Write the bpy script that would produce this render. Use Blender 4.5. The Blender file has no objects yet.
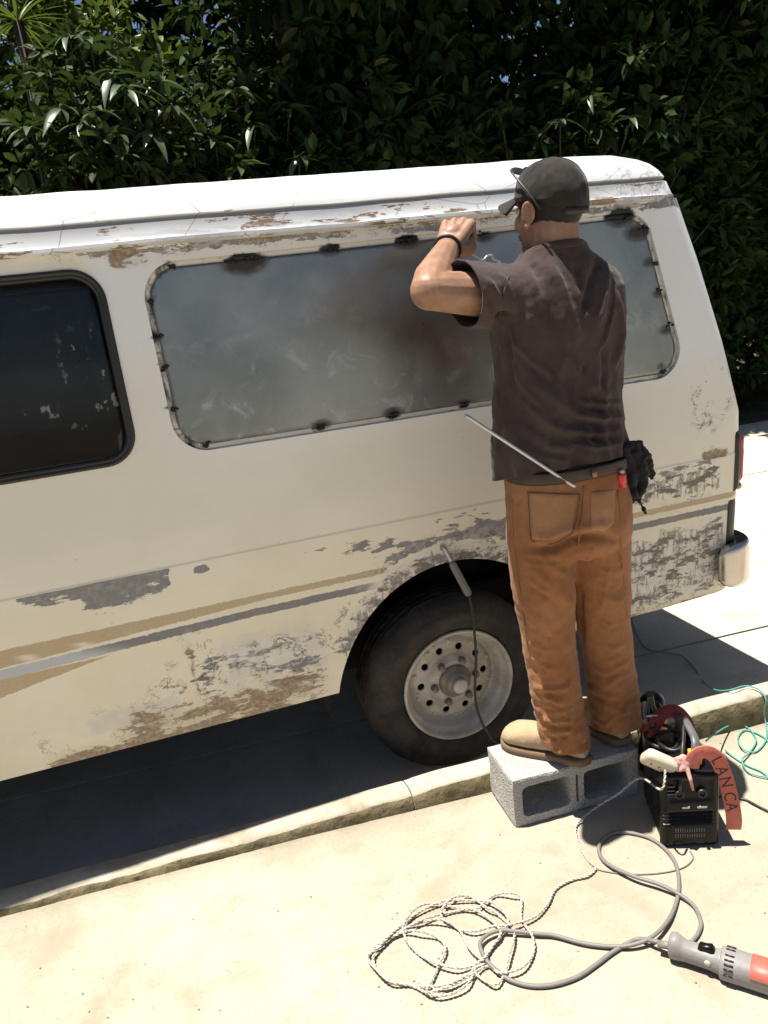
import bpy, bmesh, math, random
import numpy as np
from mathutils import Vector, Matrix, noise as mnoise
from mathutils.bvhtree import BVHTree

# ------------------------------------------------------------------ camera, sky, sun, exposure
sc = bpy.context.scene
COL = sc.collection
F_PX, CX, CY = 800.0, 384.0, 512.0
PITCH, ROLL, AZ, CAMH = math.radians(16.1), math.radians(6.3), math.radians(73.0), 1.64
FW = Vector((math.cos(AZ) * math.cos(PITCH), math.sin(AZ) * math.cos(PITCH), -math.sin(PITCH)))
R0 = Vector((math.sin(AZ), -math.cos(AZ), 0))
U0 = R0.cross(FW)
RI = R0 * math.cos(ROLL) - U0 * math.sin(ROLL)
UP = U0 * math.cos(ROLL) + R0 * math.sin(ROLL)
CAM = Vector((0, 0, CAMH))
cd = bpy.data.cameras.new('camera')
cd.sensor_fit = 'VERTICAL'
cd.sensor_height = 36
cd.lens = 36 * F_PX / 1024
cd.clip_start = 0.05
cd.clip_end = 500
co = bpy.data.objects.new('camera', cd)
COL.objects.link(co)
co.matrix_world = Matrix(((RI.x, UP.x, -FW.x, CAM.x), (RI.y, UP.y, -FW.y, CAM.y), (RI.z, UP.z, -FW.z, CAM.z), (0, 0, 0, 1)))
sc.camera = co

SUN = Vector((-0.205, 0.084, 1.0)).normalized()      # direction towards the sun
w = bpy.data.worlds.new('World')
sc.world = w
w.use_nodes = True
wn = w.node_tree
sky = wn.nodes.new('ShaderNodeTexSky')
sky.sky_type = 'NISHITA'
sky.sun_disc = False
sky.sun_elevation = math.asin(SUN.z)
sky.sun_rotation = math.atan2(SUN.x, SUN.y)
sky.altitude = 1500
sky.air_density = 0.8
sky.dust_density = 2.5
bg = wn.nodes['Background']
bg.inputs[1].default_value = 0.05
wn.links.new(sky.outputs[0], bg.inputs[0])
sl = bpy.data.lights.new('sun', 'SUN')
sl.energy = 5.0
sl.angle = math.radians(0.5)
sl.color = (1.0, 0.955, 0.87)
so = bpy.data.objects.new('sun', sl)
COL.objects.link(so)
so.location = (-3, 1, 12)
so.rotation_euler = SUN.to_track_quat('Z', 'Y').to_euler()
vs = sc.view_settings
vs.view_transform = 'Standard'
vs.look = 'None'
vs.gamma = 1.0
vs.use_curve_mapping = False
vs.exposure = 1.06
sc.cycles.max_bounces = 6
sc.cycles.diffuse_bounces = 3
sc.cycles.glossy_bounces = 3
sc.cycles.transmission_bounces = 2
sc.cycles.transparent_max_bounces = 6

# ------------------------------------------------------------------ picture helpers (a pixel is a direction; depth comes from what it touches)
def ray(x, y): return FW + RI * ((x - CX) / F_PX) - UP * ((y - CY) / F_PX)
def onZ(x, y, z=0.0): d = ray(x, y); return CAM + d * ((z - CAM.z) / d.z)
def onY(x, y, Y): d = ray(x, y); return CAM + d * ((Y - CAM.y) / d.y)

# ------------------------------------------------------------------ object helpers
def tag(o, label=None, cat=None, group=None, kind=None):
    if label: o['label'] = label
    if cat: o['category'] = cat
    if group: o['group'] = group
    if kind: o['kind'] = kind
    return o
def empty(name, loc=(0, 0, 0), rz=0.0, parent=None):
    o = bpy.data.objects.new(name, None)
    o.empty_display_size = 0.1
    COL.objects.link(o)
    o.location = loc
    o.rotation_euler = (0, 0, rz)
    if parent: setpar(o, parent)
    return o
def setpar(o, parent):
    """parent without moving: every root here is an untransformed or simply placed Empty"""
    o.parent = parent
    o.matrix_parent_inverse = pmat(parent).inverted()
def pmat(o):
    m = Matrix.LocRotScale(o.location, o.rotation_euler, o.scale)
    if o.parent: m = pmat(o.parent) @ o.matrix_parent_inverse @ m
    return m
def link(name, me, mat=None, parent=None, smooth=True):
    if mat is not None:
        for m in (mat if isinstance(mat, (list, tuple)) else [mat]): me.materials.append(m)
    if smooth and len(me.polygons):
        me.polygons.foreach_set('use_smooth', [True] * len(me.polygons))
    o = bpy.data.objects.new(name, me)
    COL.objects.link(o)
    if parent: setpar(o, parent)
    return o
def mk(verts, faces, name='mesh'):
    me = bpy.data.meshes.new(name)
    me.from_pydata([tuple(v) for v in verts], [], faces)
    me.update()
    return me
def join(parts):
    """[(verts, faces)] -> (verts, faces)"""
    V, F = [], []
    for v, f in parts:
        n = len(V)
        V += list(v)
        F += [tuple(i + n for i in q) for q in f]
    return V, F
def sharp(o, ang=35):
    me = o.data
    bm = bmesh.new(); bm.from_mesh(me)
    lim = math.radians(ang)
    for e in bm.edges:
        if len(e.link_faces) == 2 and e.calc_face_angle(0) > lim: e.smooth = False
    bm.to_mesh(me); bm.free()
    return o
def box(cx, cy, cz, sx, sy, sz, bev=0.0, seg=2, M=None):
    bm = bmesh.new()
    bmesh.ops.create_cube(bm, size=1)
    bmesh.ops.scale(bm, vec=(sx, sy, sz), verts=bm.verts)
    if bev: bmesh.ops.bevel(bm, geom=bm.edges[:], offset=bev, segments=seg, affect='EDGES', profile=0.5)
    bmesh.ops.translate(bm, vec=(cx, cy, cz), verts=bm.verts)
    V = [v.co.copy() for v in bm.verts]
    bm.verts.index_update()
    Fc = [tuple(v.index for v in f.verts) for f in bm.faces]
    bm.free()
    if M is not None: V = [M @ v for v in V]
    return V, Fc
def lathe(profile, n=48, axis='Y', c=(0, 0, 0), closed=False):
    """profile [(r, h)] turned round axis"""
    V, Fc = [], []
    for (r, h) in profile:
        for k in range(n):
            a = 2 * math.pi * k / n
            p = {'Y': (r * math.cos(a), h, r * math.sin(a)), 'Z': (r * math.cos(a), r * math.sin(a), h), 'X': (h, r * math.cos(a), r * math.sin(a))}[axis]
            V.append(Vector(p) + Vector(c))
    m = len(profile)
    for i in range(m - 1 + (1 if closed else 0)):
        j = (i + 1) % m
        for k in range(n):
            l = (k + 1) % n
            Fc.append((i * n + k, i * n + l, j * n + l, j * n + k))
    if not closed:
        if profile[0][0] > 1e-5: Fc.append(tuple(range(n))[::-1])
        if profile[-1][0] > 1e-5: Fc.append(tuple((m - 1) * n + k for k in range(n)))
    return V, Fc
def spline(pts, step=0.01, closed=False):
    P = [Vector(p) for p in pts]
    n = len(P)
    out = []
    rng = range(n if closed else n - 1)
    for i in rng:
        if closed: a, b, c, d = P[i - 1], P[i], P[(i + 1) % n], P[(i + 2) % n]
        else: a, b, c, d = P[max(i - 1, 0)], P[i], P[i + 1], P[min(i + 2, n - 1)]
        m = max(2, int((c - b).length / step))
        for k in range(m):
            t = k / m
            out.append(0.5 * ((2 * b) + (c - a) * t + (2 * a - 5 * b + 4 * c - d) * t * t + (-a + 3 * b - 3 * c + d) * t ** 3))
    if not closed: out.append(P[-1].copy())
    return out
def frames(path, up=None):
    n = len(path)
    T = [(path[min(i + 1, n - 1)] - path[max(i - 1, 0)]).normalized() for i in range(n)]
    u = Vector(up) if up else (Vector((0, 0, 1)) if abs(T[0].z) < .9 else Vector((1, 0, 0)))
    N = []
    u = (u - T[0] * u.dot(T[0])).normalized()
    for i in range(n):
        u = u - T[i] * u.dot(T[i])
        if u.length < 1e-6: u = T[i].orthogonal()
        u.normalize()
        N.append(u.copy())
    return T, N
def tube(path, r, n=8, cap=True, closed=False, flat=None, up=None):
    """r: number or list; flat=(a,b) scales for strap-like sections"""
    T, N = frames(path, up)
    V, Fc = [], []
    m = len(path)
    for i, p in enumerate(path):
        B = T[i].cross(N[i])
        rr = r[i] if isinstance(r, (list, tuple, np.ndarray)) else r
        for k in range(n):
            a = 2 * math.pi * k / n
            fa, fb = flat if flat else (1, 1)
            V.append(p + N[i] * (rr * fa * math.cos(a)) + B * (rr * fb * math.sin(a)))
    for i in range(m - (0 if closed else 1)):
        j = (i + 1) % m
        for k in range(n):
            l = (k + 1) % n
            Fc.append((i * n + k, i * n + l, j * n + l, j * n + k))
    if cap and not closed:
        Fc.append(tuple(range(n))[::-1])
        Fc.append(tuple((m - 1) * n + k for k in range(n)))
    return V, Fc
def twist(path, r, pitch, n=6):
    T, N = frames(path)
    L = 0
    A, B = [], []
    for i, p in enumerate(path):
        if i: L += (p - path[i - 1]).length
        a = 2 * math.pi * L / pitch
        o = N[i] * math.cos(a) * r + T[i].cross(N[i]) * math.sin(a) * r
        A.append(p + o); B.append(p - o)
    return join([tube(A, r * 1.02, n), tube(B, r * 1.02, n)])
def strap(path, width, thick, up):
    """flat band along path; 'up' is the face normal at the start"""
    T, N = frames(path, up)
    V, Fc = [], []
    for i, p in enumerate(path):
        B = T[i].cross(N[i])
        for (a, b) in ((-.5, -.5), (.5, -.5), (.5, .5), (-.5, .5)):
            V.append(p + B * (a * width) + N[i] * (b * thick))
    for i in range(len(path) - 1):
        for k in range(4):
            l = (k + 1) % 4
            Fc.append((i * 4 + k, i * 4 + l, i * 4 + 4 + l, i * 4 + 4 + k))
    Fc.append((3, 2, 1, 0)); m = len(path) * 4 - 4
    Fc.append((m, m + 1, m + 2, m + 3))
    return V, Fc
def loft(sections, n=32, cap=True):
    """sections: list of rings of n Vectors"""
    V, Fc = [], []
    for s in sections: V += [Vector(p) for p in s]
    n = len(sections[0])
    for i in range(len(sections) - 1):
        for k in range(n):
            l = (k + 1) % n
            Fc.append((i * n + k, i * n + l, (i + 1) * n + l, (i + 1) * n + k))
    if cap:
        Fc.append(tuple(range(n))[::-1])
        m = (len(sections) - 1) * n
        Fc.append(tuple(m + k for k in range(n)))
    return V, Fc
def ell(cx, cy, z, a, b, n=32, e=2.0, bf=None):
    """horizontal superellipse ring, b back half-depth, bf front half-depth"""
    out = []
    for k in range(n):
        t = 2 * math.pi * k / n
        c, s = math.cos(t), math.sin(t)
        bb = (bf if bf is not None else b) if s > 0 else b
        out.append(Vector((cx + a * math.copysign(abs(c) ** (2 / e), c), cy + bb * math.copysign(abs(s) ** (2 / e), s), z)))
    return out
def ball(c, r, M=None, n=16, m=10):
    """ellipsoid; r = (rx, ry, rz)"""
    if not isinstance(r, (tuple, list)): r = (r, r, r)
    V, Fc = [], []
    V.append(Vector((0, 0, -1)))
    for i in range(1, m):
        ph = -math.pi / 2 + math.pi * i / m
        for k in range(n):
            a = 2 * math.pi * k / n
            V.append(Vector((math.cos(ph) * math.cos(a), math.cos(ph) * math.sin(a), math.sin(ph))))
    V.append(Vector((0, 0, 1)))
    for k in range(n): Fc.append((0, 1 + (k + 1) % n, 1 + k))
    for i in range(m - 2):
        for k in range(n):
            l = (k + 1) % n
            Fc.append((1 + i * n + k, 1 + i * n + l, 1 + (i + 1) * n + l, 1 + (i + 1) * n + k))
    e = len(V) - 1
    for k in range(n): Fc.append((e, 1 + (m - 2) * n + k, 1 + (m - 2) * n + (k + 1) % n))
    V = [Vector((v.x * r[0], v.y * r[1], v.z * r[2])) for v in V]
    if M is not None: V = [M @ v for v in V]
    return [v + Vector(c) for v in V], Fc
def chain(pts, rs, n=14):
    """tapered limb with round joints"""
    parts = []
    for i in range(len(pts) - 1):
        a, b = Vector(pts[i]), Vector(pts[i + 1])
        m = 6
        parts.append(tube([a.lerp(b, k / m) for k in range(m + 1)], [rs[i] + (rs[i + 1] - rs[i]) * k / m for k in range(m + 1)], n))
    for p, r in zip(pts, rs): parts.append(ball(p, r * .995, n=n, m=10))
    return join(parts)
def remesh(parts, voxel, smooth=4, fac=0.5):
    me = mk(*join(parts))
    o = bpy.data.objects.new('tmp', me)
    COL.objects.link(o)
    m = o.modifiers.new('r', 'REMESH'); m.mode = 'VOXEL'; m.voxel_size = voxel
    if smooth:
        s = o.modifiers.new('s', 'SMOOTH'); s.iterations = smooth; s.factor = fac
    dg = bpy.context.evaluated_depsgraph_get()
    out = bpy.data.meshes.new_from_object(o.evaluated_get(dg))
    bpy.data.objects.remove(o); bpy.data.meshes.remove(me)
    out.materials.clear()
    return out
def coords(me):
    a = np.empty(len(me.vertices) * 3); me.vertices.foreach_get('co', a); return a.reshape(-1, 3)
def setco(me, a): me.vertices.foreach_set('co', np.ascontiguousarray(a).ravel()); me.update()
def normals(me):
    a = np.empty(len(me.vertices) * 3); me.vertices.foreach_get('normal', a); return a.reshape(-1, 3)
def bvh_of(me):
    return BVHTree.FromPolygons([v.co for v in me.vertices], [tuple(p.vertices) for p in me.polygons])
def cut(me, planes):
    """clear what lies on the positive side of each (co, no[, test])"""
    bm = bmesh.new(); bm.from_mesh(me)
    for pl in planes:
        co_, no_ = Vector(pl[0]), Vector(pl[1])
        geom = bm.verts[:] + bm.edges[:] + bm.faces[:]
        if len(pl) > 2:
            fs = [f for f in bm.faces if pl[2](f.calc_center_median())]
            es = {e for f in fs for e in f.edges}; vs_ = {v for f in fs for v in f.verts}
            geom = list(vs_) + list(es) + fs
        bmesh.ops.bisect_plane(bm, geom=geom, plane_co=co_, plane_no=no_, clear_outer=True, dist=1e-5)
    bm.to_mesh(me); bm.free(); me.update()
    return me
def solidify(o, t, off=-1):
    m = o.modifiers.new('thick', 'SOLIDIFY'); m.thickness = t; m.offset = off
    return o
def segdist(P, a, b):
    a = np.array(a); b = np.array(b); d = b - a
    t = np.clip(((P - a) @ d) / max(d @ d, 1e-9), 0, 1)
    return np.linalg.norm(P - (a + t[:, None] * d), axis=1), t
def ridge(P, path, width, amp, taper=True):
    """smooth fold along a 3D polyline: displacement for each point"""
    n = len(path) - 1
    best = np.full(len(P), 1e9); tt = np.zeros(len(P))
    for i in range(n):
        d, t = segdist(P, path[i], path[i + 1])
        m = d < best
        best[m] = d[m]; tt[m] = (i + t[m]) / n
    f = np.exp(-(best / width) ** 2) * amp
    if taper: f *= np.clip(np.sin(np.pi * np.clip(tt, .02, .98)) * 1.6, 0, 1)
    return f
def fbm(P, scale, octv=3, seed=0):
    o = Vector((seed * 7.3, seed * 3.1, seed * 5.7))
    return np.array([mnoise.fractal(Vector(p) * scale + o, 1.0, 2.0, octv) for p in P])
def attr(me, name, vals):
    a = me.attributes.new(name, 'FLOAT', 'POINT')
    a.data.foreach_set('value', np.ascontiguousarray(vals, dtype=np.float32))

# ------------------------------------------------------------------ material helper
class NM:
    def __init__(s, name, rough=0.6, metal=0.0, spec=0.5):
        s.m = bpy.data.materials.new(name); s.m.use_nodes = True
        s.t = s.m.node_tree; s.b = s.t.nodes['Principled BSDF']
        s.b.inputs['Roughness'].default_value = rough
        s.b.inputs['Metallic'].default_value = metal
        s.b.inputs['Specular IOR Level'].default_value = spec
        s._c = None
    def n(s, t): return s.t.nodes.new(t)
    def l(s, a, b): s.t.links.new(a, b)
    def put(s, v, sock):
        if hasattr(v, 'links') or hasattr(v, 'is_linked'): s.l(v, sock)
        elif isinstance(v, (tuple, list)): sock.default_value = (*v, 1.0) if len(v) == 3 and len(sock.default_value) == 4 else v
        else: sock.default_value = v
    def co(s):
        if s._c is None: s._c = s.n('ShaderNodeTexCoord').outputs['Object']
        return s._c
    def xyz(s):
        x = s.n('ShaderNodeSeparateXYZ'); s.l(s.co(), x.inputs[0]); return x.outputs
    def scaled(s, v, rot=(0, 0, 0)):
        m = s.n('ShaderNodeMapping'); s.l(s.co(), m.inputs[0]); m.inputs['Scale'].default_value = v; m.inputs['Rotation'].default_value = rot; return m.outputs[0]
    def noise(s, scale, det=4, rough=.55, vec=None, dist=0):
        det = min(det, 6)
        t = s.n('ShaderNodeTexNoise'); s.l(vec or s.co(), t.inputs['Vector'])
        t.inputs['Scale'].default_value = scale; t.inputs['Detail'].default_value = det; t.inputs['Roughness'].default_value = rough; t.inputs['Distortion'].default_value = dist
        return t.outputs['Fac']
    def voro(s, scale, feat='F1', vec=None, out='Distance', rnd=1.0):
        t = s.n('ShaderNodeTexVoronoi'); t.feature = feat; s.l(vec or s.co(), t.inputs['Vector']); t.inputs['Scale'].default_value = scale
        t.inputs['Randomness'].default_value = rnd
        return t.outputs[out]
    def wave(s, scale, dist=0, vec=None, prof='SIN', d='X'):
        t = s.n('ShaderNodeTexWave'); t.wave_profile = prof; t.bands_direction = d; s.l(vec or s.co(), t.inputs['Vector']); t.inputs['Scale'].default_value = scale; t.inputs['Distortion'].default_value = dist
        return t.outputs['Fac']
    def math(s, op, a, b=0.0, c=0.0, clamp=False):
        t = s.n('ShaderNodeMath'); t.operation = op; t.use_clamp = clamp
        s.put(a, t.inputs[0]); s.put(b, t.inputs[1]); s.put(c, t.inputs[2]); return t.outputs[0]
    def step(s, v, lo, hi, a=0.0, b=1.0):
        t = s.n('ShaderNodeMapRange'); t.interpolation_type = 'SMOOTHSTEP'; s.put(v, t.inputs[0])
        for i, q in enumerate((lo, hi, a, b)): s.put(q, t.inputs[i + 1])
        return t.outputs[0]
    def lin(s, v, lo, hi, a=0.0, b=1.0):
        t = s.n('ShaderNodeMapRange'); s.put(v, t.inputs[0])
        for i, q in enumerate((lo, hi, a, b)): s.put(q, t.inputs[i + 1])
        return t.outputs[0]
    def win(s, v, lo, hi, soft): return s.math('MULTIPLY', s.step(v, lo - soft, lo + soft), s.step(v, hi - soft, hi + soft, 1, 0))
    def mix(s, f, a, b, mode='MIX'):
        t = s.n('ShaderNodeMix'); t.data_type = 'RGBA'; t.blend_type = mode
        s.put(f, t.inputs[0]); s.put(a, t.inputs[6]); s.put(b, t.inputs[7]); return t.outputs[2]
    def at(s, name):
        t = s.n('ShaderNodeAttribute'); t.attribute_name = name; return t.outputs['Fac']
    def rand(s): return s.n('ShaderNodeObjectInfo').outputs['Random']
    def col(s, v): s.put(v, s.b.inputs['Base Color']); return s
    def rgh(s, v): s.put(v, s.b.inputs['Roughness']); return s
    def bump(s, h, strength=.3, dist=.01):
        t = s.n('ShaderNodeBump'); t.inputs['Strength'].default_value = strength; t.inputs['Distance'].default_value = dist
        s.l(h, t.inputs['Height']); s.l(t.outputs[0], s.b.inputs['Normal']); return s
def plain(name, c, rough=.6, metal=0, var=.18, scale=25, spec=.5, bump=0.0):
    m = NM(name, rough, metal, spec)
    f = m.noise(scale, 5, .6)
    m.col(m.mix(f, tuple(x * (1 - var) for x in c), tuple(min(1, x * (1 + var)) for x in c)))
    m.rgh(m.lin(f, .3, .7, max(0, rough - .08), min(1, rough + .1)))
    if bump: m.bump(m.noise(scale * 4, 4), bump, .004)
    return m.m

# ================================================================== SETTING: pavement, kerb, yard, forest floor
ZY = -0.092                                             # level the van stands on
def concrete(name, base, var, stain, bs=.25):
    m = NM(name, .85, 0, .3)
    big = m.noise(.9, 6, .6)
    mid = m.noise(5.5, 6, .65)
    fine = m.noise(70, 5, .7)
    c = m.mix(m.step(big, .35, .68), base, var)
    c = m.mix(m.math('MULTIPLY', m.step(mid, .46, .72), .7), c, stain)
    c = m.mix(m.math('MULTIPLY', m.step(fine, .50, .72), .5), c, tuple(x * .62 for x in base))
    spk = m.voro(55, 'F1')
    c = m.mix(m.math('MULTIPLY', m.step(spk, .05, .16, 1, 0), m.step(m.noise(9, 3), .5, .62)), c, tuple(x * .45 for x in base))
    wet = m.step(m.noise(1.9, 5, .6, None, 1.2), .56, .70)
    c = m.mix(m.math('MULTIPLY', wet, .62), c, stain)
    m.col(c)
    h = m.math('ADD', m.math('MULTIPLY', fine, .6), m.math('MULTIPLY', mid, .7))
    m.bump(h, bs, .006)
    return m.m
M_PAVE = concrete('pavement_concrete', (.34, .30, .232), (.41, .367, .292), (.26, .22, .155), .55)
M_YARD = concrete('yard_concrete', (.46, .42, .34), (.56, .52, .43), (.36, .32, .25))
M_KERB = concrete('kerb_concrete', (.40, .355, .275), (.50, .45, .365), (.22, .18, .125), .8)
def moss():
    m = NM('kerb_moss', .9, 0, .2)
    f = m.noise(14, 6, .65); g = m.noise(60, 4)
    c = m.mix(m.step(f, .35, .65), (.10, .082, .045), (.20, .165, .095))
    c = m.mix(m.step(g, .55, .8), c, (.055, .05, .03))
    m.col(c); m.bump(g, .6, .008)
    return m.m
M_MOSS = moss()
def soil():
    m = NM('soil', .95, 0, .2)
    f = m.noise(3, 6, .65); g = m.noise(40, 5, .7)
    c = m.mix(m.step(f, .35, .65), (.05, .038, .024), (.10, .075, .045))
    c = m.mix(m.step(g, .55, .7), c, (.16, .12, .075))
    m.col(c); m.bump(g, .8, .03)
    return m.m
M_SOIL = soil()

# base ground reaching the horizon
def grid(x0, x1, y0, y1, nx, ny, zf):
    xs = np.linspace(x0, x1, nx + 1); ys = np.linspace(y0, y1, ny + 1)
    V = [(x, y, zf(x, y)) for y in ys for x in xs]
    F = [(j * (nx + 1) + i, j * (nx + 1) + i + 1, (j + 1) * (nx + 1) + i + 1, (j + 1) * (nx + 1) + i) for j in range(ny) for i in range(nx)]
    return V, F
g = link('ground', mk(*grid(-150, 150, -120, 180, 60, 60, lambda x, y: -.125)), M_SOIL)
tag(g, 'dark soil ground around the concrete yard', 'ground', kind='structure')

# yard: cast slabs with open joints; a slab is a piece of the yard
yard = empty('yard', (0, 0, ZY))
tag(yard, 'sunlit concrete yard the van stands on', 'yard', kind='structure')
ysl = None
ydir = -.075
for j, (ya, yb) in enumerate(((1.9, 2.76), (2.775, 5.0), (5.015, 6.55))):
    for i in range(-1, 2):
        x0, x1 = -2.5 + i * 12.0, -2.5 + i * 12.0 + 11.988
        n = 40
        top = []
        V, F = grid(x0, x1, ya, yb, n, 6, lambda x, y: ZY + .003 * mnoise.noise(Vector((x * .7, y * .7, 3))))
        V = [(v[0], v[1] + ydir * (v[0] - 2.2) * (1 if v[0] > -4 else 0), v[2]) for v in V]
        b0 = len(V)
        ring = [k for k in range(n + 1)] + [(r + 1) * (n + 1) + n for r in range(6)] + [6 * (n + 1) + n - 1 - k for k in range(n)] + [(5 - r) * (n + 1) for r in range(5)]
        V += [(V[k][0], V[k][1], ZY - .03) for k in ring]
        F += [(ring[(q + 1) % len(ring)], ring[q], b0 + q, b0 + (q + 1) % len(ring)) for q in range(len(ring))]
        s = link('slab', mk(V, F), M_YARD, yard, smooth=False)

# kerb between pavement and yard: front foot line and height measured from the photograph
KX = [-6.0, -2.0, -.611, .266, .822, 1.939, 4.0, 8.0]
KY = [2.55, 2.31, 2.206, 2.147, 2.092, 1.997, 1.84, 1.54]
KH = [.02, .022, .027, .043, .070, .113, .125, .13]
KB = [.11, .105, .10, .095, .10, .085, .085, .085]
def kf(x): return float(np.interp(x, KX, KY)), float(np.interp(x, KX, KH)), float(np.interp(x, KX, KB))
kerb = empty('kerb', (0, 2.1, 0))
tag(kerb, 'worn low concrete kerb with mossy front face', 'kerb', kind='structure')
def kerb_piece(x0, x1, seed):
    n = int((x1 - x0) / .022)
    rows = []
    for i in range(n + 1):
        x = x0 + (x1 - x0) * i / n
        y, h, b = kf(x)
        e = mnoise.noise(Vector((x * 9, seed, 0))) * .006 + mnoise.noise(Vector((x * 30, seed, 4))) * .004
        chip = max(0, mnoise.noise(Vector((x * 14, 7.7, seed))) - .25) * .035
        w2 = mnoise.noise(Vector((x * 5, 2, 1))) * .006
        hz = h + mnoise.noise(Vector((x * 6, 5, 2))) * .003
        ex = 0.006 if i in (0, n) else 0
        rows.append([(x, y - .004 + w2 * .5, -.02), (x, y + e * .5, hz * .45), (x, y + .006 + e + chip * .4 + ex, hz - .009 - chip * .6 - ex), (x, y + .016 + e + chip + ex, hz - .001 - ex),
                     (x, y + .05, hz + .002 - ex), (x, y + b - .012 + w2, hz - .002 - ex), (x, y + b + w2, hz - .012), (x, y + b + .012 + w2, ZY - .03)])
    V = [p for r in rows for p in r]; m = 8; F = []; mi = []
    for i in range(n):
        for k in range(m - 1):
            F.append((i * m + k, (i + 1) * m + k, (i + 1) * m + k + 1, i * m + k + 1)); mi.append(1 if k < 2 else 0)
    F.append(tuple(range(m))); mi.append(0)
    F.append(tuple(n * m + k for k in range(m))[::-1]); mi.append(0)
    me = mk(V, F)
    o = link('kerb_stone', me, [M_KERB, M_MOSS], kerb)
    me.polygons.foreach_set('material_index', mi)
    sharp(o, 50)
kb = [-6.0, -4.2, -2.3, .638, 2.9, 5.2, 8.0]
for i in range(len(kb) - 1): kerb_piece(kb[i] + .002, kb[i + 1] - .002, i * 3.3)

# near pavement: thick sheet that ends under the kerb face
nx = 160
xs = np.linspace(-9, 12, nx + 1)
V = []; rowsY = np.concatenate([np.linspace(-9, .5, 10), np.linspace(.7, 1, 12)])
for r, t in enumerate(rowsY):
    for x in xs:
        ye = kf(x)[0] + .004
        y = t if r < 10 else .5 + (ye - .5) * (r - 9) / 12
        V.append((x, y, .0025 * mnoise.noise(Vector((x * 1.3, y * 1.3, 0)))))
F = [(r * (nx + 1) + i, r * (nx + 1) + i + 1, (r + 1) * (nx + 1) + i + 1, (r + 1) * (nx + 1) + i) for r in range(len(rowsY) - 1) for i in range(nx)]
pv = link('pavement', mk(V, F), M_PAVE)
solidify(pv, .06)
tag(pv, 'sunlit cream concrete pavement in front of the kerb', 'pavement', kind='structure')

# wooded bank behind the yard
def bankz(x, y):
    t = max(0, min(1, (y - 8.6) / 6))
    return -.12 + 2.6 * t * t * (3 - 2 * t) + .15 * mnoise.noise(Vector((x * .6, y * .6, 0))) * min(1, t * 4)
bk = link('bank', mk(*grid(-26, 34, 6.3, 20, 120, 40, lambda x, y: bankz(x, y) + .02 + .03 * mnoise.noise(Vector((x * 3, y * 3, 1))))), M_SOIL)
tag(bk, 'dark earth bank under the trees', 'bank', kind='structure')

# ================================================================== VAN
YM = 3.18                                                # centre line of the van
def ys(z):                                               # outer skin of the near side
    return float(np.interp(z, [.30, .36, .45, .7, .895, .898, 1.0, 1.235, 1.50, 1.80, 1.9], [2.368, 2.36, 2.348, 2.340, 2.3365, 2.3385, 2.338, 2.346, 2.361, 2.380, 2.390]))
def xr(z):                                               # rear end
    return float(np.interp(z, [.30, .5, .95, 1.05, 1.31, 1.59, 1.82, 1.88, 1.93, 1.955, 1.975, 2.0, 2.02], [2.10, 2.125, 2.135, 2.135, 2.065, 1.975, 1.89, 1.865, 1.825, 1.785, 1.735, 1.60, 1.45]))
def xf(z):                                               # front end
    return float(np.interp(z, [.3, .95, 1.85, 2.02], [-2.62, -2.58, -1.95, -1.7]))
RC = .075
def skin(x, z, off=0.0):
    y = ys(z)
    d = xr(z) - x
    if d < RC: y += RC - math.sqrt(max(0, RC * RC - (RC - max(d, 0)) ** 2))
    d = x - xf(z)
    if d < .12: y += .12 - math.sqrt(max(0, .0144 - (.12 - max(d, 0)) ** 2))
    return Vector((x, y - off, z))
def wpx(px, py):                                         # picture point on the van side -> (x, z)
    z = 1.0
    for _ in range(4):
        p = onY(px, py, ys(z)); z = p.z
    return p.x, p.z

def polysd(P, poly, r):
    """signed distance to a rounded convex polygon (negative inside); poly counter-clockwise"""
    poly = np.array(poly, float)
    c = poly.mean(0)
    n = len(poly)
    # shrink by r
    lines = []
    for i in range(n):
        a, b = poly[i], poly[(i + 1) % n]
        d = (b - a) / np.linalg.norm(b - a)
        nn = np.array([d[1], -d[0]])
        lines.append((nn, nn @ a - r))
    q = []
    for i in range(n):
        (n1, d1), (n2, d2) = lines[i - 1], lines[i]
        q.append(np.linalg.solve(np.array([n1, n2]), np.array([d1, d2])))
    q = np.array(q)
    dist = np.full(len(P), 1e9)
    inside = np.ones(len(P), bool)
    for i in range(n):
        a, b = q[i], q[(i + 1) % n]
        e = b - a
        t = np.clip(((P - a) @ e) / (e @ e), 0, 1)
        dist = np.minimum(dist, np.linalg.norm(P - (a + t[:, None] * e), axis=1))
        inside &= (P @ lines[i][0] - lines[i][1]) <= 0
    return np.where(inside, -dist, dist) - r
W1 = [(-1.22, 1.216), (.012, 1.222), (.004, 1.752), (-1.18, 1.748)]
W2 = [(.120, 1.220), (1.878, 1.210), (1.738, 1.766), (.104, 1.750)]
def arch_sd(P, cx=.93):
    x = (P[:, 0] - cx) / .44; z = (P[:, 1] - .25) / .47
    return (np.sqrt(x * x + z * z) - 1) * .44
def holes(P):
    d = np.minimum(polysd(P, W1, .085), polysd(P, W2, .10))
    d = np.minimum(d, np.minimum(arch_sd(P), arch_sd(P, -1.62)))
    return d
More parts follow.
